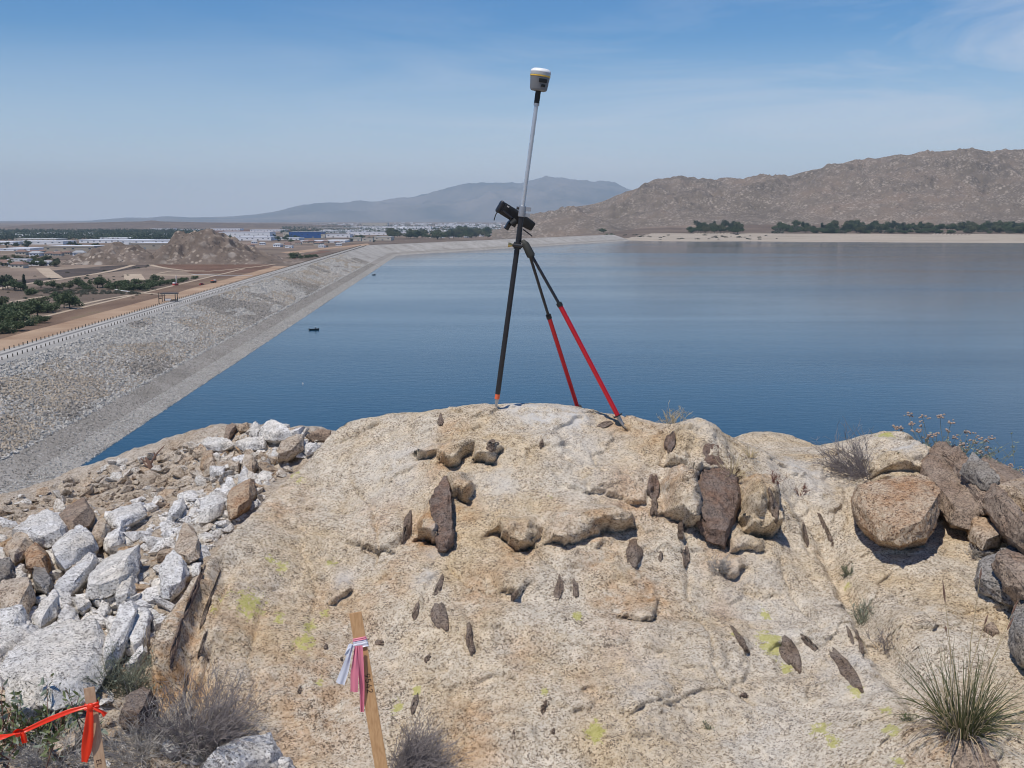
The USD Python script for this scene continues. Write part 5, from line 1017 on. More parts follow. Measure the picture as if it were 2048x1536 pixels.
# leafy plant in the near corner
gp = loc(35, 1500); r = np.random.default_rng(12)
lp = thing('leafy_plant', tuple(gp), label='leafy green plant with reddish stems under the orange tape', cat='plant')
n = 70; d = np.stack([r.normal(0, .55, n), r.normal(0, .45, n), r.uniform(.5, 1, n)], 1); d /= np.linalg.norm(d, axis=1)[:, None]
Q = arcs(r.normal(0, .10, (n, 3)) * [1.2, .8, 0], d, r.uniform(.12, .30, n), np.full(n, .1), 6, .03, r)
obj('stems', strands(Q, .0024, .0012, 5), M['stem_red'], lp)
pts = Q[:, 2:].reshape(-1, 3)
obj('green_leaves', leafcards(pts[r.integers(len(pts), size=420)] + r.normal(0, .008, (420, 3)), .036, r, .42), M['leaf_green'], lp)
obj('grey_leaves', leafcards(pts[r.integers(len(pts), size=320)] + r.normal(0, .008, (320, 3)), .034, r, .40), M['leaf_grey'], lp)
obj('brown_leaves', leafcards(pts[r.integers(len(pts), size=90)] - [0, 0, .03], .03, r, .4), M['leaf_brown'], lp)

# ------------------------------------------------------------------ things on the dam and the water
M['post'] = plain('dark_post_wood', (.10, .085, .065), .85, var=.25, scale=3)
M['white_paint'] = plain('white_paint', (.72, .72, .70), .5, var=.04, scale=1)
M['dark_steel'] = plain('dark_steel', (.07, .065, .06), .6, scale=3); M['skin'] = plain('skin', (.45, .28, .2), .6); M['cloth_dark'] = plain('dark_clothing', (.05, .055, .07), .8); M['boat_dark'] = plain('dark_boat_hull', (.035, .037, .04), .35, scale=2); M['red_paint'] = plain('red_paint', (.45, .05, .04), .45, scale=1)
pm = lathe([(0, -.1), (.13, -.1), (.13, .72), (.11, .80), (0, .82)], 10)
proto = classprim('post_prototype'); obj('post', pm, M['post'], proto)
def at_path(dist, off): return (E1 * dist + L1 * (106.1 + off))
cl_posts = [(0.5, 'lake', 'short dark guard post in the row along the lake side of the dam road'), (DAM_W, 'land', 'short dark guard post in the row along the land side of the dam road')]
r = np.random.default_rng(4)
for off, sd, lb in cl_posts:
    for k in range(148):
        dd = 196 + k * 3.0 + r.normal(0, .12); p_ = at_path(dd, off)
        copy(proto.GetPath(), 'guard_post', (p_[0], p_[1], 12.0), sc=(1, 1, r.uniform(.9, 1.1)), label=lb, cat='post', group=f'guard posts on the {sd} side of the dam road')
far_posts = []
for off in (0.5, DAM_W):
    for k in range(230):
        p_ = at_path(196 + 148 * 3 + k * 3.0, off); m = pm.copy(); m.apply_translation((p_[0], p_[1], 12)); far_posts.append(m)
obj('distant_guard_posts', cat(far_posts), M['post'], label='tiny far guard posts where the dam road runs on', cat='posts', kind='stuff')
# shelter over the road, pole, watching device
gp_ = at_z(340, 603, 12.0); sh = thing('road_shelter', (gp_[0], gp_[1], 12.0), math.atan2(E1[1], E1[0]) - math.pi / 2, label='flat roofed open shelter on four posts standing on the dam road', cat='shelter')
for x_ in (-2.6, 2.6):
    for y_ in (-1.6, 1.6): obj('post', box((x_, y_, 1.6), (.25, .25, 3.2)), M['dark_steel'], sh)
obj('roof', box((0, 0, 3.3), (6.4, 4.2, .35)), M['dark_steel'], sh); obj('sign_board', box((-.4, -1.4, .9), (2.2, .12, .8)), M['white_paint'], sh); obj('base_rail', box((0, 1.4, .5), (5.0, .2, .5)), M['dark_steel'], sh)
up = at_z(318, 607, 12.0); ut = thing('wooden_mast', (up[0], up[1], 12.0), label='tall thin wooden mast beside the shelter on the dam', cat='mast')
obj('mast', tube([(0, 0, -.2), (0, 0, 4.4)], [.16, .12], 10), M['post'], ut); obj('cross_arm', box((0, 0, 4.0), (.9, .14, .16)), M['post'], ut)
db = at_z(362, 636, 8.0); t_ = thing('survey_marker', (db[0], db[1], db[2]), label='dark post standing alone in the riprap', cat='post'); obj('post', box((0, 0, .5), (.5, .4, 2.2)), M['dark_steel'], t_); obj('cap', box((0, 0, 1.7), (.7, .6, .25)), M['post'], t_)
def person_mesh(joints, bones, n=1):
    import manifold3d as mf
    sph = {k: mf.Manifold.sphere(v[3], 16).translate(v[:3]) for k, v in joints.items()}
    body = None
    for a, b in bones:
        h = (sph[a] + sph[b]).hull(); body = h if body is None else body + h
    me = body.refine_to_length(.07).to_mesh(); m = trimesh.Trimesh(me.vert_properties[:, :3], me.tri_verts); trimesh.smoothing.filter_taubin(m, iterations=6); return m
bp = at_z(628, 660, 0.0)
bt = thing('fishing_boat', (bp[0], bp[1], 0.0), .35, label='small dark fishing boat on the lake near the dam', cat='boat')
prof = [(-1.9, .62, .0), (-1.4, .70, 0), (0, .78, 0), (1.0, .62, .05), (1.7, .30, .14), (2.1, .04, .22)]
hv = []
for x_, w_, l_ in prof: hv += [(x_, -w_, .48 + l_), (x_, -w_ * .75, -.1 + l_ * .5), (x_, w_ * .75, -.1 + l_ * .5), (x_, w_, .48 + l_), (x_, w_ * .86, .44 + l_), (x_, w_ * .66, .12 + l_), (x_, -w_ * .66, .12 + l_), (x_, -w_ * .86, .44 + l_)]
hv = np.array(hv); f = [];
for i in range(len(prof) - 1):
    for j in range(8): a_, b_ = i * 8 + j, i * 8 + (j + 1) % 8; f += [(a_, b_ + 8, b_), (a_, a_ + 8, b_ + 8)]
for e in (0, len(prof) - 1):
    for tri in ((0, 1, 6), (0, 6, 7), (1, 2, 5), (1, 5, 6), (2, 3, 4), (2, 4, 5)): f.append(tuple(e * 8 + k for k in (tri if e == 0 else tri[::-1])))
hull = trimesh.Trimesh(hv, f, process=False); hull.fix_normals(); obj('hull', hull, M['boat_dark'], bt)
obj('bench', box((-.6, 0, .34), (.35, 1.1, .06)), M['post'], bt); obj('bench', box((.6, 0, .34), (.35, 1.1, .06)), M['post'], bt); obj('outboard_motor', cat(box((-2.05, 0, .55), (.3, .3, .45)), box((-2.05, 0, .05), (.12, .1, .7))), M['dark_steel'], bt)
J = {'hip': (.6, 0, .50, .17), 'chest': (.62, 0, .85, .19), 'neck': (.63, 0, 1.08, .07), 'head': (.65, 0, 1.25, .11), 'sl': (.62, .2, .98, .075), 'sr': (.62, -.2, .98, .075), 'el': (.8, .27, .78, .055), 'er': (.8, -.27, .78, .055), 'hl': (1.0, .12, .72, .045), 'hr': (1.0, -.12, .74, .045),
     'kl': (1.0, .14, .52, .085), 'kr': (1.0, -.14, .52, .085), 'al': (1.05, .14, .2, .06), 'ar': (1.05, -.14, .2, .06), 'hpl': (.62, .1, .46, .12), 'hpr': (.62, -.1, .46, .12)}
pt = thing('person', (bp[0], bp[1], 0.0), .35, label='person in dark clothes and white hat sitting in the fishing boat', cat='person')
obj('body', person_mesh(J, [('hip', 'chest'), ('chest', 'neck'), ('neck', 'head'), ('chest', 'sl'), ('chest', 'sr'), ('sl', 'el'), ('sr', 'er'), ('el', 'hl'), ('er', 'hr'), ('hpl', 'kl'), ('hpr', 'kr'), ('kl', 'al'), ('kr', 'ar'), ('hip', 'hpl'), ('hip', 'hpr')]), M['cloth_dark'], pt, smooth=True)
hat = lathe([(0, .14), (.08, .13), (.12, .06), (.13, .03), (.22, .015), (.22, .0), (.0, .0)], 18); hat.apply_translation((.65, 0, 1.28)); obj('hat', hat, M['white_paint'], pt, smooth=40)
def buoy(px, py, s, label):
    p_ = at_z(px, py, 0.0); t_ = thing('buoy', (p_[0], p_[1], 0), label=label, cat='buoy')
    obj('float', lathe([(0, -.4 * s), (.55 * s, -.3 * s), (.62 * s, .1 * s), (.4 * s, .35 * s), (.28 * s, .45 * s), (.26 * s, 1.3 * s), (.2 * s, 1.5 * s), (0, 1.55 * s)], 18), M['white_paint'], t_, smooth=40)
    obj('band', lathe([(.272 * s, .9 * s), (.285 * s, .9 * s), (.285 * s, 1.05 * s), (.27 * s, 1.05 * s)], 18), M['orange_paint'], t_)
buoy(606, 768, .30, 'white buoy floating on the lake below the fishing boat'); buoy(153, 945, .16, 'tiny white buoy near the dam at the rubble slope')
bp2 = at_z(748, 550, 0.0); b2 = thing('fishing_boat', (bp2[0], bp2[1], 0.0), 1.0, label='very distant tiny dark boat close to the dam', cat='boat'); obj('hull', hull, M['boat_dark'], b2); obj('bench', box((-.6, 0, .34), (.35, 1.1, .06)), M['post'], b2)
# loose stones of the riprap face
stones = []
r = np.random.default_rng(9)
ri = UsdGeom.PointInstancer.Define(stage, '/World/riprap'); tag(ri, 'countless grey and tan blocks of rock covering the lake face of the dam', 'riprap', kind='stuff')
for k, (nm, mt) in enumerate([('stone_a', 'rip_a'), ('stone_b', 'rip_b'), ('stone_c', 'rip_c'), ('stone_d', 'rip_d'), ('stone_e', 'rip_e')]):
    col = [(.43, .405, .36), (.35, .325, .285), (.42, .35, .265), (.49, .465, .42), (.27, .245, .21)][k]
    M[mt] = plain('riprap_stone_' + ['grey', 'mid_grey', 'tan', 'pale', 'brown_grey'][k], col, .9, var=.2, scale=.8)
    p_ = r.normal(0, 1, (10, 3)); p_ /= np.linalg.norm(p_, axis=1)[:, None]; p_ *= [.62, .45, .34]
    hh = ConvexHull(p_); mm = trimesh.Trimesh(p_, hh.simplices, process=True); mm.fix_normals()
    usdkit.mesh(stage, f'/World/riprap/stone{"_%03d" % k if k else ""}', mm, M[mt]); stones.append(Sdf.Path(f'/World/riprap/stone{"_%03d" % k if k else ""}'))
ri.CreatePrototypesRel().SetTargets(stones)
N = 140000; tt = 125 + 900 * r.random(N) ** 1.5; u_ = r.random(N); o = np.where(u_ < .74, -27.2 + 25.8 * r.random(N), np.where(u_ < .84, -32.4 + 5.2 * r.random(N), -37.6 + 5.2 * r.random(N)))
xy = E1 * tt[:, None] + L1 * (106.1 + o)[:, None]; zz = np.interp(o, [-37.6, -32.6, -27.3, -1.6], [-.12, 1.5, 3.2, 11.5])
patchn = noise3(np.c_[xy, 0 * tt], .035, 4, 3); band = noise3(np.c_[tt * .02, o * .11, 0 * o], 1.0, 14, 3)
kind = np.where(band > .09, np.where(r.random(N) < .55, 3, 0), np.where(patchn > .08, np.where(r.random(N) < .55, 2, 1), np.where(patchn < -.15, np.where(r.random(N) < .55, 4, 1), r.integers(0, 4, N))))
sc_ = r.uniform(.30, .80, N) * (1 + .25 * (tt - 130) / 500) * np.where(o < -32.6, .5, np.where(o < -27.3, .55, 1))
for (qx, qy, qr) in ((300, 722, 9), (345, 712, 8), (500, 655, 12), (160, 800, 6), (620, 570, 18)):
    c_ = at_z(qx, qy, 6.5)[:2]; m_ = np.hypot(*((xy - c_) @ np.stack([E1 * .45, L1], 1)).T) < qr * (.7 + .9 * r.random(N)) * .6; kind = np.where(m_ & (r.random(N) < .75), 4, kind)
kind = np.where(o < -32.6, np.where(r.random(N) < .6, 3, 0), np.where(o < -27.6, np.where(r.random(N) < .55, 1, np.where(r.random(N) < .6, 4, 0)), np.where(o < -26.6, 3, kind)))
pos = np.c_[xy, zz + .12 * sc_]
ri.CreatePositionsAttr(Vt.Vec3fArray.FromNumpy(pos.astype(np.float32))); ri.CreateProtoIndicesAttr(Vt.IntArray.FromNumpy(kind.astype(np.int32)))
ri.CreateScalesAttr(Vt.Vec3fArray.FromNumpy((sc_[:, None] * np.ones(3)).astype(np.float32)))
qa = r.normal(0, 1, (N, 4)); qa /= np.linalg.norm(qa, axis=1)[:, None]
ri.CreateOrientationsAttr(Vt.QuathArray([Gf.Quath(float(a), float(b), float(c), float(d)) for a, b, c, d in qa]))

# ------------------------------------------------------------------ plain: trees, buildings
def treemat(name, col): return leafmat(name, col, .45)
for nm, c in (('tree_green', (.085, .115, .045)), ('tree_olive', (.12, .13, .06)), ('tree_dark', (.055, .075, .04)), ('tree_grey', (.13, .13, .09)), ('bark_brown', (.09, .07, .055))): M[nm] = treemat(nm, c) if nm[0] == 't' else plain(nm, c, .9)
def crown(r, n, blobs, leaf):
    """leaf clumps spread through several lobes"""
    P = []
    for (x, y, z, a, b, c), k in zip(blobs, r.multinomial(n, np.ones(len(blobs)) / len(blobs))):
        d = r.normal(0, 1, (k, 3)); d /= np.linalg.norm(d, axis=1)[:, None]; P.append(np.array([x, y, z]) + d * (r.uniform(.45, 1.08, k) ** .6)[:, None] * [a, b, c])
    P = np.vstack(P); return leafcards(P, leaf, r, .8, .1)
TREES = {}
def treeproto(name, mat, seed, kind):
    r = np.random.default_rng(seed); cp = classprim(name + '_prototype')
    if kind == 'broad': bl = [(r.normal(0, .24), r.normal(0, .24), r.uniform(.42, .82), r.uniform(.16, .28), r.uniform(.16, .28), r.uniform(.13, .2)) for _ in range(9)]; n, lf = 1300, .085; tk = [((0, 0, 0), (.03, 0, .35), (.0, .02, .6))]
    elif kind == 'bush': bl = [(r.normal(0, .3), r.normal(0, .3), r.uniform(.2, .6), r.uniform(.2, .34), r.uniform(.2, .34), r.uniform(.18, .3)) for _ in range(8)]; n, lf = 1100, .10; tk = [((0, 0, 0), (.02, 0, .2), (.0, .02, .4))]
    elif kind == 'column': bl = [(r.normal(0, .02), r.normal(0, .02), z, .13 * (1.1 - z), .13 * (1.1 - z), .16) for z in np.linspace(.15, .88, 7)]; n, lf = 700, .06; tk = [((0, 0, 0), (0, 0, .4), (0, 0, .7))]
    else: bl = [(r.normal(0, .16), r.normal(0, .16), r.uniform(.35, .9), r.uniform(.12, .2), r.uniform(.12, .2), r.uniform(.12, .2)) for _ in range(8)]; n, lf = 900, .08; tk = [((0, 0, 0), (.02, 0, .4), (.0, .02, .75))]
    obj('crown', crown(r, n, bl, lf), M[mat], cp)
    obj('trunk', cat(*[tube(np.array(t), [.035, .026, .012], 7) for t in tk], *[tube(np.array([(0, 0, .25 + .06 * k), (bl[k][0] * .6, bl[k][1] * .6, bl[k][2] * .75), bl[k][:3]]), [.015, .01, .004], 5) for k in range(3)]), M['bark_brown'], cp)
    TREES[name] = cp.GetPath()
for k, (nm, mt, kd) in enumerate([('broad_tree', 'tree_green', 'broad'), ('olive_tree', 'tree_olive', 'broad'), ('bushy_shrub', 'tree_green', 'bush'), ('grey_shrub', 'tree_grey', 'bush'), ('cypress_tree', 'tree_dark', 'column'), ('tall_tree', 'tree_dark', 'tall')]): treeproto(nm, mt, 60 + k, kd)
LB = {'broad_tree': 'dark green round tree', 'olive_tree': 'olive green spreading tree', 'bushy_shrub': 'dense green shrub', 'grey_shrub': 'grey green low shrub', 'cypress_tree': 'slim dark cypress', 'tall_tree': 'tall dark tree'}
r = np.random.default_rng(21)
def tree(kind, px, py, hpx, where, group, z=PZ, wide=1.0):
    p_ = at_z(px, py, z); h = hpx * math.hypot(p_[0], p_[1]) / F
    copy(TREES[kind], kind, (p_[0], p_[1], p_[2] - .02 * h), r.uniform(0, 6.28), (h * wide, h * wide, h), label=f'{LB[kind]} {where}', cat='tree' if 'tree' in kind else 'shrub', group=f'{LB[kind]} {group}')
for kd, px, py, h, w in [('bushy_shrub', 10, 650, 34, 1.2), ('bushy_shrub', 35, 652, 36, 1.2), ('broad_tree', 55, 640, 40, 1.1), ('broad_tree', 75, 636, 34, 1.1), ('bushy_shrub', 22, 632, 30, 1.3), ('bushy_shrub', 95, 625, 26, 1.2), ('broad_tree', 140, 618, 36, 1.0), ('broad_tree', 128, 616, 26, 1.1), ('bushy_shrub', 110, 622, 20, 1.2), ('bushy_shrub', 152, 613, 16, 1.2), ('broad_tree', 118, 606, 22, 1.1), ('olive_tree', 0, 625, 30, 1.2), ('bushy_shrub', 62, 616, 16, 1.5), ('bushy_shrub', 45, 624, 24, 1.4), ('olive_tree', 85, 612, 18, 1.3), ('bushy_shrub', 5, 668, 26, 1.2), ('bushy_shrub', 25, 662, 26, 1.3), ('bushy_shrub', 80, 646, 18, 1.3)]:
    tree(kd, px, py, h, 'in the near thicket behind the dam road', 'of the near thicket', wide=w)
for kd, px, py, h, w in [('tall_tree', 6, 580, 28, 1), ('tall_tree', 16, 578, 26, 1.1), ('broad_tree', 30, 581, 22, 1.3), ('cypress_tree', 49, 581, 29, 1.3), ('broad_tree', 42, 582, 18, 1.2), ('bushy_shrub', 66, 590, 16, 1.3), ('broad_tree', 82, 576, 16, 1.3), ('broad_tree', 107, 579, 18, 1.2), ('olive_tree', 122, 580, 14, 1.2), ('olive_tree', 140, 580, 16, 1.3), ('broad_tree', 158, 577, 22, 1.1), ('broad_tree', 170, 580, 16, 1.2), ('broad_tree', 195, 576, 22, 1.2), ('broad_tree', 205, 575, 20, 1.2), ('bushy_shrub', 180, 582, 12, 1.4), ('bushy_shrub', 218, 579, 14, 1.4), ('bushy_shrub', 232, 578, 18, 1.5), ('broad_tree', 244, 579, 18, 1.3), ('bushy_shrub', 256, 580, 16, 1.5), ('bushy_shrub', 268, 580, 15, 1.5), ('bushy_shrub', 280, 580, 15, 1.5), ('bushy_shrub', 293, 577, 14, 1.5), ('bushy_shrub', 306, 574, 13, 1.5), ('broad_tree', 314, 566, 17, 1.2), ('bushy_shrub', 320, 571, 13, 1.5), ('bushy_shrub', 333, 569, 11, 1.5), ('bushy_shrub', 346, 566, 10, 1.6), ('bushy_shrub', 359, 564, 9, 1.6), ('bushy_shrub', 372, 561, 8, 1.6), ('bushy_shrub', 388, 558, 8, 1.4), ('bushy_shrub', 250, 570, 12, 1.6), ('bushy_shrub', 276, 568, 12, 1.6), ('bushy_shrub', 300, 567, 10, 1.6)]:
    tree(kd, px, py, h, 'in the second row of green beyond the thicket', 'of the second green row', wide=w)
for k in range(60):
    px = r.uniform(90, 280); py = 583 + (px - 90) * .02 + r.normal(0, 3); tree('grey_shrub', px, py, r.uniform(3, 7), 'in the scrub before the second row of green', 'of the scrub strip', wide=1.7)
for k in range(70):
    px = r.uniform(0, 330); py = r.uniform(545, 620) - px * .06; tree('grey_shrub', px, py, r.uniform(2, 5), 'scattered alone over the dry fields', 'scattered over the fields', wide=1.4)
for px, py, h in [(591, 516, 14), (585, 518, 8), (600, 517, 7), (612, 516, 9), (622, 515, 8), (630, 514, 7), (575, 520, 6)]: tree('bushy_shrub', px, py, h, 'at the tail end of the rocky knoll by the dam', 'at the tail of the knoll', wide=1.3)
M['wall_white'] = plain('white_wall', (.78, .785, .79), .7, var=.04, scale=.05); M['wall_cream'] = plain('cream_wall', (.56, .50, .40), .7, var=.05, scale=.05); M['wall_beige'] = plain('beige_wall', (.38, .33, .26), .75, var=.05, scale=.05); M['wall_blue'] = plain('blue_wall', (.025, .085, .26), .5, var=.05, scale=.05); M['roof_pale'] = plain('pale_roof', (.62, .64, .68), .7, var=.05, scale=.03); M['roof_grey'] = plain('grey_roof', (.34, .35, .36), .7, scale=.05); M['roof_tile'] = plain('red_tile_roof', (.20, .125, .095), .8, scale=.2); M['pane'] = plain('dark_window', (.05, .06, .07), .15, scale=1); M['door'] = plain('grey_door', (.25, .26, .27), .6, scale=1)
def warehouse(x0, x1, yt, yb, wall, roof, label, deep=.8, z=PZ, pitched=False):
    a, b = at_z(x0, yb, z), at_z(x1, yb, z); w = np.linalg.norm(b - a); y_ = (a[1] + b[1]) / 2
    h = max(4.0, CAMZ - (yt - 438) / F * y_ * 1.0 - z); h = min(h, 26)
    d_ = float(np.clip(deep * w, 14 if w < 45 else 75, 260)); c = (a + b) / 2; yaw = math.atan2(b[1] - a[1], b[0] - a[0])
    t_ = thing('warehouse' if w > 45 else 'house', (c[0], c[1] + d_ / 2, z), yaw, label=label, cat='building')
    obj('walls', box((0, 0, h / 2 - .3), (w, d_, h + .6)), M[wall], t_)
    if pitched:
        pr_ = np.array([[-w / 2 - .4, -d_ / 2 - .4, h], [w / 2 + .4, -d_ / 2 - .4, h], [w / 2 + .4, d_ / 2 + .4, h], [-w / 2 - .4, d_ / 2 + .4, h], [-w / 2 * .7, 0, h + d_ * .18], [w / 2 * .7, 0, h + d_ * .18], [0, 0, h + .01]])
        obj('roof', trimesh.convex.convex_hull(pr_), M[roof], t_)
    else:
        obj('roof', box((0, 0, h + .35), (w - 1, d_ - 1, .7)), M[roof], t_)
        obj('parapet', cat(box((0, -d_ / 2 - .1, h + .1), (w + .6, .5, 1.5)), box((0, d_ / 2 + .1, h + .1), (w + .6, .5, 1.5)), box((-w / 2 - .1, 0, h + .1), (.5, d_ - .5, 1.5)), box((w / 2 + .1, 0, h + .1), (.5, d_ - .5, 1.5))), M[wall], t_)
    k = int(np.clip(w / 14, 2, 16))
    for i in range(k):
        x_ = (i + .5) / k * w - w / 2; wd = min(4.2, w / k * .55)
        if i % 3 == 1: obj('door', box((x_, -d_ / 2 - .05, min(2.2, h * .25)), (wd, .3, min(4.4, h * .5))), M['door'], t_)
        else: obj('window', box((x_, -d_ / 2 - .04, h * .62), (wd, .24, min(1.8, h * .2))), M['pane'], t_)
WH = [(0, 60, 497, 502, 'wall_white', 'roof_pale', 'low white hall at the picture edge below the long white warehouse', .3), (130, 168, 470, 474, 'wall_white', 'roof_pale', 'pale far hall beside the dark tree belt', .3), (345, 400, 459, 463, 'wall_white', 'roof_pale', 'white hall over the crown of the larger knoll', .3), (420, 480, 457, 461, 'wall_white', 'roof_pale', 'white hall at the far side of the airfield', .3), (500, 570, 459, 463, 'wall_white', 'roof_pale', 'long white hall behind the blue hall', .3),
 (600, 690, 481, 485, 'wall_white', 'roof_pale', 'low white shed before the blue hall', .2), (760, 840, 461, 465, 'wall_white', 'roof_pale', 'white hall behind the long white warehouse of the bend', .2), (870, 930, 449, 453, 'wall_white', 'roof_pale', 'far white hall over the grove', .3), (930, 985, 452, 455, 'wall_white', 'roof_pale', 'far white hall near the survey pole', .3), (200, 262, 475, 480, 'wall_white', 'roof_pale', 'white hall between tree belt and smaller knoll', .3), (640, 700, 461, 466, 'wall_white', 'roof_pale', 'white hall beyond the end of the blue hall', .3),
 (28, 126, 482, 489, 'wall_white', 'roof_pale', 'long white warehouse with trees at its end, nearest the picture edge', .3), (-40, 26, 483, 490, 'wall_white', 'roof_pale', 'white warehouse cut off by the edge behind dark trees', .3), (28, 112, 477, 481, 'wall_cream', 'roof_pale', 'low cream shed just behind the long white warehouse', .2),
 (88, 188, 492, 504, 'wall_beige', 'roof_pale', 'big plain beige warehouse beyond the smaller knoll', .6), (262, 335, 486, 499, 'wall_beige', 'roof_pale', 'beige warehouse seen in the gap between the two knolls', .5), (158, 290, 479, 486, 'wall_white', 'roof_pale', 'very long white warehouse over the smaller knoll', .25), (240, 345, 480, 489, 'wall_white', 'roof_pale', 'white warehouse touching the flank of the larger knoll', .3),
 (295, 350, 468, 473, 'wall_white', 'roof_pale', 'white block with a stepped roof left of the larger knoll', .4), (265, 295, 469, 472, 'wall_white', 'roof_grey', 'two small white tanks like sheds beside the stepped block', .4), (438, 540, 464, 474, 'wall_white', 'roof_pale', 'white warehouse cluster behind the larger knoll', .5), (468, 542, 474, 481, 'wall_white', 'roof_pale', 'nearer white warehouse between larger knoll and blue hall', .3), (545, 598, 475, 480, 'wall_white', 'roof_grey', 'small white warehouse in front of the blue hall', .3),
 (578, 642, 464, 476, 'wall_blue', 'roof_pale', 'big blue hall among the white warehouses', .35), (566, 578, 464, 474, 'wall_cream', 'roof_grey', 'cream end block at one end of the blue hall', .8), (642, 650, 468, 476, 'wall_cream', 'roof_grey', 'tan end block at the other end of the blue hall', 1.2), (652, 700, 468, 475, 'wall_white', 'roof_grey', 'grey and white shed next to the blue hall', .4), (695, 850, 464, 470, 'wall_white', 'roof_pale', 'long white warehouse above the bend of the dam', .2),
 (405, 495, 451, 455, 'wall_cream', 'roof_pale', 'far cream sheds in a long line under the ridge', .3), (518, 600, 449, 453, 'wall_cream', 'roof_pale', 'far cream sheds standing before the ridge, middle group', .3), (600, 648, 449, 452, 'wall_white', 'roof_pale', 'far small white shed under the mountains', .4), (728, 862, 453, 458, 'wall_white', 'roof_pale', 'far white warehouse beneath the mountain foot', .2), (724, 775, 446, 452, 'wall_cream', 'roof_grey', 'far cream buildings in a clump on the slope', .5), (630, 720, 455, 460, 'wall_beige', 'roof_pale', 'far beige hall beyond the airfield', .3),
 (655, 697, 479, 484, 'wall_cream', 'roof_grey', 'low cream office building near the dam bend', .4), (700, 722, 475, 482, 'wall_cream', 'roof_grey', 'cream house of the group beside the bend, nearer the blue hall', .9), (724, 746, 476, 483, 'wall_cream', 'roof_grey', 'cream house of the group beside the bend, nearer the trees', .9), (748, 782, 473, 481, 'wall_cream', 'roof_grey', 'cream house half hidden by the trees of the bend', .6),
 (15, 55, 518, 529, 'wall_white', 'roof_pale', 'white building among trees at the near end of the plain', .5), (225, 232, 500, 504, 'wall_white', 'roof_grey', 'single small white shed before the knoll', 1.0), (570, 584, 492, 496, 'wall_white', 'roof_grey', 'single white barn on the dry field before the dam', .8), (300, 345, 457, 460, 'wall_white', 'roof_grey', 'far little white cluster beyond the larger knoll', .4), (0, 40, 471, 474, 'wall_white', 'roof_grey', 'far white roofs at the edge under the ridge', .4), (95, 118, 469, 471, 'wall_white', 'roof_grey', 'far pale roofs by the dark tree belt', .4)]
for a in WH: warehouse(*a)
for k, px in enumerate([985, 1003, 1020]): warehouse(px, px + 12, 459 - k % 2, 467, 'wall_cream', 'roof_tile', ['pale apartment block nearest the trees behind the dam', 'pale apartment block in the middle behind the dam', 'pale apartment block nearest the survey pole behind the dam'][k], .8, z=-2)
def house_row(n, xr, yr, seed, label, group):
    r = np.random.default_rng(seed)
    for k in range(n):
        px, py = r.uniform(*xr), r.uniform(*yr); p_ = at_z(px, py, PZ)
        copy(HP[k % len(HP)], 'town_house', tuple(p_), r.uniform(-.4, .4), (r.uniform(.7, 1.1),) * 3, label=label, cat='house', group=group)
HP = []
for k, (w_, r_) in enumerate((('wall_cream', 'roof_tile'), ('wall_white', 'roof_grey'), ('wall_beige', 'roof_tile'))):
    cp = classprim(f'house_prototype_{k}'); obj('walls', box((0, 0, 2.2), (16, 11, 5)), M[w_], cp)
    obj('roof', trimesh.convex.convex_hull(np.array([[-9, -6.3, 4.7], [9, -6.3, 4.7], [9, 6.3, 4.7], [-9, 6.3, 4.7], [-5, 0, 7.6], [5, 0, 7.6]])), M[r_], cp)
    obj('windows', cat(*[box((x_, -5.55, 2.4), (2, .2, 1.5)) for x_ in (-5, 0, 5)]), M['pane'], cp); HP.append(cp.GetPath())
house_row(70, (860, 980), (458, 476), 5, 'tile roofed house in the town behind the dam bend', 'town houses behind the dam bend')
house_row(16, (500, 680), (485, 495), 6, 'low house on the dry plain before the blue hall', 'houses on the dry plain')
house_row(13, (40, 160), (506, 513), 7, 'low house in the row before the smaller knoll', 'houses before the smaller knoll')
house_row(8, (5, 110), (528, 536), 8, 'small building among the near trees of the plain', 'buildings among the near trees')
for k in range(95):
    px = r.uniform(780, 978); py = r.uniform(470, 479) if px < 900 else r.uniform(466, 477); tree(['broad_tree', 'tall_tree', 'olive_tree'][k % 3], px, py, r.uniform(7, 17), 'in the grove behind the bend of the dam', 'of the grove behind the bend', wide=1.2)
for k in range(70):
    px = r.choice([r.uniform(0, 35), r.uniform(40, 62), r.uniform(100, 215), r.uniform(180, 290), r.uniform(540, 600), r.uniform(400, 480), r.uniform(700, 760)]); py = {True: r.uniform(488, 497), False: r.uniform(474, 486)}[px < 215]; tree(['broad_tree', 'tall_tree'][k % 2], px, py, r.uniform(4, 9), 'among the warehouses of the plain', 'among the warehouses', wide=1.3)
for k in range(60):
    px = r.uniform(0, 120); py = r.uniform(522, 534); tree(['broad_tree', 'tall_tree', 'olive_tree'][k % 3], px, py, r.uniform(6, 13), 'around the white building near the knoll', 'around the white building', wide=1.1)
# dark belt of far trees: one mass
def mass(name, n, xr, yr, hr, mat, seed, label, zf=lambda x, y: PZ + 0 * x, groups=None):
    r = np.random.default_rng(seed); px = r.uniform(*xr, n); py = r.uniform(*yr, n); p_ = at_z(px, py, PZ); p_[:, 2] = zf(p_[:, 0], p_[:, 1]); out = []
    h = r.uniform(*hr, n) 
    P = np.repeat(p_, 14, 0) + np.repeat(h, 14)[:, None] * np.c_[r.normal(0, .42, (n * 14, 2)), r.uniform(.1, 1.0, n * 14)]
    obj(name, leafcards(P, float(np.mean(h)) * .45, r, .8, .1), M[mat], label=label, cat='trees', kind='stuff')
mass('distant_trees', 2600, (-60, 420), (462, 480), (7, 13), 'tree_dark', 31, 'dark blue green belt of far trees under the ridge')
mass('distant_trees', 1500, (560, 1000), (449, 468), (6, 12), 'tree_dark', 32, 'far specks of trees among the town below the mountains')
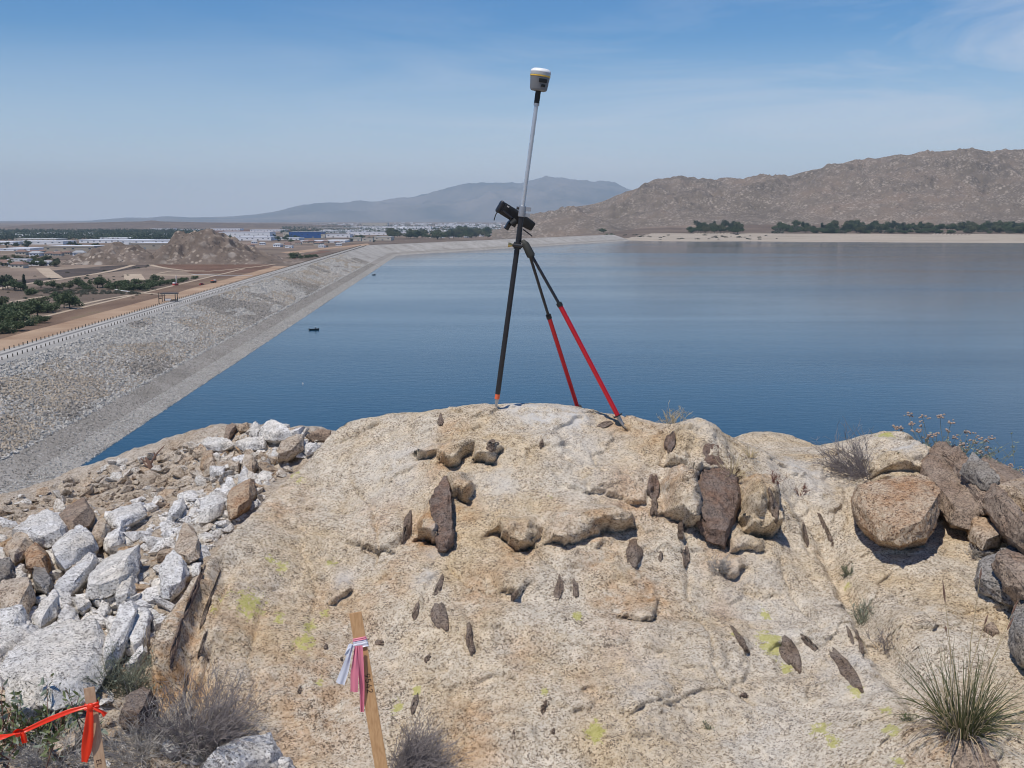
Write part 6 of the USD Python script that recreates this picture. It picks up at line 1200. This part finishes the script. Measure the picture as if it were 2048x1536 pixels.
def town(n, xr, yr, seed, label):
    r = np.random.default_rng(seed); out = []
    px, py = r.uniform(*xr, n), r.uniform(*yr, n); p_ = at_z(px, py, PZ)
    for q_ in p_: out.append(box(q_ + [0, 0, 3], (r.uniform(14, 60), r.uniform(12, 30), r.uniform(6, 10))))
    obj('distant_town', cat(out), M['wall_white'], label=label, cat='town', kind='stuff')
town(220, (650, 1010), (446, 466), 3, 'far pale roofs of the town below the mountains'); town(70, (-60, 200), (468, 476), 4, 'far pale roofs between the tree belt and the airfield')
# small things beside the dam
for nm, px, py, lb, parts in [('drilling_rig', 351, 571, 'red and white drilling rig standing on the brown strip', (((0, 0, 1.0), (5.5, 2.4, 1.6), 'red_paint'), ((-1.6, 0, 2.4), (1.8, 2.2, 1.4), 'white_paint'), ((1.2, 0, 5), (.5, .5, 7), 'white_paint'))), ('red_car', 403, 570, 'small red vehicle on the tan verge', (((0, 0, .8), (4.2, 1.8, 1.0), 'red_paint'), ((-.2, 0, 1.5), (2.2, 1.6, .7), 'pane'))), ('work_truck', 427, 566, 'dark work truck parked on the tan verge', (((0, 0, 1.2), (6, 2.3, 1.6), 'dark_steel'), ((2, 0, 2.3), (1.8, 2.1, 1.0), 'white_paint'), ((-1.2, 0, 2.2), (3.2, 2.2, .5), 'orange_paint')))]:
    p_ = at_z(px, py, PZ); t_ = thing(nm, tuple(p_), 1.2, label=lb, cat='vehicle')
    for k, (c_, s_, m_) in enumerate(parts): obj(['chassis', 'cab', 'mast'][k] if nm == 'drilling_rig' else ['body', 'cab', 'load'][k], (lambda b: (b.apply_translation(c_), b)[1])(rbox(s_, .15)), M[m_], t_)
    for sx in (-1, 1):
        for sy in (-1, 1): obj('wheel', trimesh.creation.cylinder(.45, .35, transform=trimesh.transformations.translation_matrix((sx * parts[0][1][0] * .32, sy * parts[0][1][1] * .48, .45)) @ trimesh.transformations.rotation_matrix(math.pi / 2, (1, 0, 0))), M['dark_steel'], t_)
track('concrete_channel', [(226, 577), (240, 581), (252, 582), (268, 584)], 3.0, PZ + .3, M['white_paint'])
track('concrete_channel', [(384, 549), (420, 550), (470, 551), (505, 551)], 4.0, PZ + .3, M['white_paint'])
# ------------------------------------------------------------------ far shore trees
def shore_tree(kd, px, py, hpx, where, group, wide=1.2):
    d_ = ray(px, py); ts = np.linspace(1900, 5200, 400); q_ = d_ / d_[1] * ts[:, None] + [0, 0, CAMZ]; zz = land(q_[:, 0], q_[:, 1]); k = int(np.argmax(q_[:, 2] <= zz)) if (q_[:, 2] <= zz).any() else 200
    p_ = q_[k]; h = hpx * p_[1] / F; copy(TREES[kd], kd, (p_[0], p_[1], zz[k] - .03 * h), r.uniform(0, 6.28), (h * wide, h * wide, h), label=f'{LB[kd]} {where}', cat='tree' if 'tree' in kd else 'shrub', group=f'{LB[kd]} {group}')
for k in range(190):
    px = r.choice([r.uniform(1380, 1480), r.uniform(1560, 1760), r.uniform(1690, 1860), r.uniform(1840, 2060), r.uniform(1900, 2100), r.uniform(1990, 2060)]); py = r.uniform(455, 467); shore_tree(['broad_tree', 'tall_tree', 'olive_tree'][k % 3], px, py, r.uniform(8, 17), 'in the belt behind the beach', 'of the belt behind the beach')
for k in range(150): shore_tree(['bushy_shrub', 'grey_shrub', 'bushy_shrub'][k % 3], r.uniform(1545, 2070), r.uniform(457, 467), r.uniform(5, 9), 'between the trees of the belt behind the beach', 'between the trees behind the beach', 1.7)
for k in range(26): shore_tree('tall_tree', 1380 + k * 4.2 + r.normal(0, 1), 464, r.uniform(5, 10), 'in the thin line at the near end of the beach', 'of the thin line by the beach', 1.0)
for k in range(14): shore_tree('broad_tree', 1296 + k * 4.0 + r.normal(0, 1), 443 + r.normal(0, .5), r.uniform(5, 9), 'around the house at the foot of the rocky hills', 'around the hillside house', 1.2)
for px, py, h in [(1201, 466, 10), (1207, 466, 9), (1383, 466, 13), (1475, 468, 16), (1468, 468, 14), (1212, 475, 8), (1222, 474, 8)]: shore_tree('broad_tree', px, py, h, 'standing apart near the end of the dam', 'apart near the dam end', 1.3)
for k in range(40): shore_tree('grey_shrub', r.uniform(1235, 1560), r.uniform(470, 480), r.uniform(1.5, 3), 'low on the bare beach', 'on the beach', 2.2)
shore_tree('broad_tree', 1818, 424, 12, 'alone on the brown slope of the hills', 'alone on the slope', 1.3); shore_tree('olive_tree', 1808, 425, 8, 'beside the lone tree on the brown slope', 'beside the lone tree', 1.2)
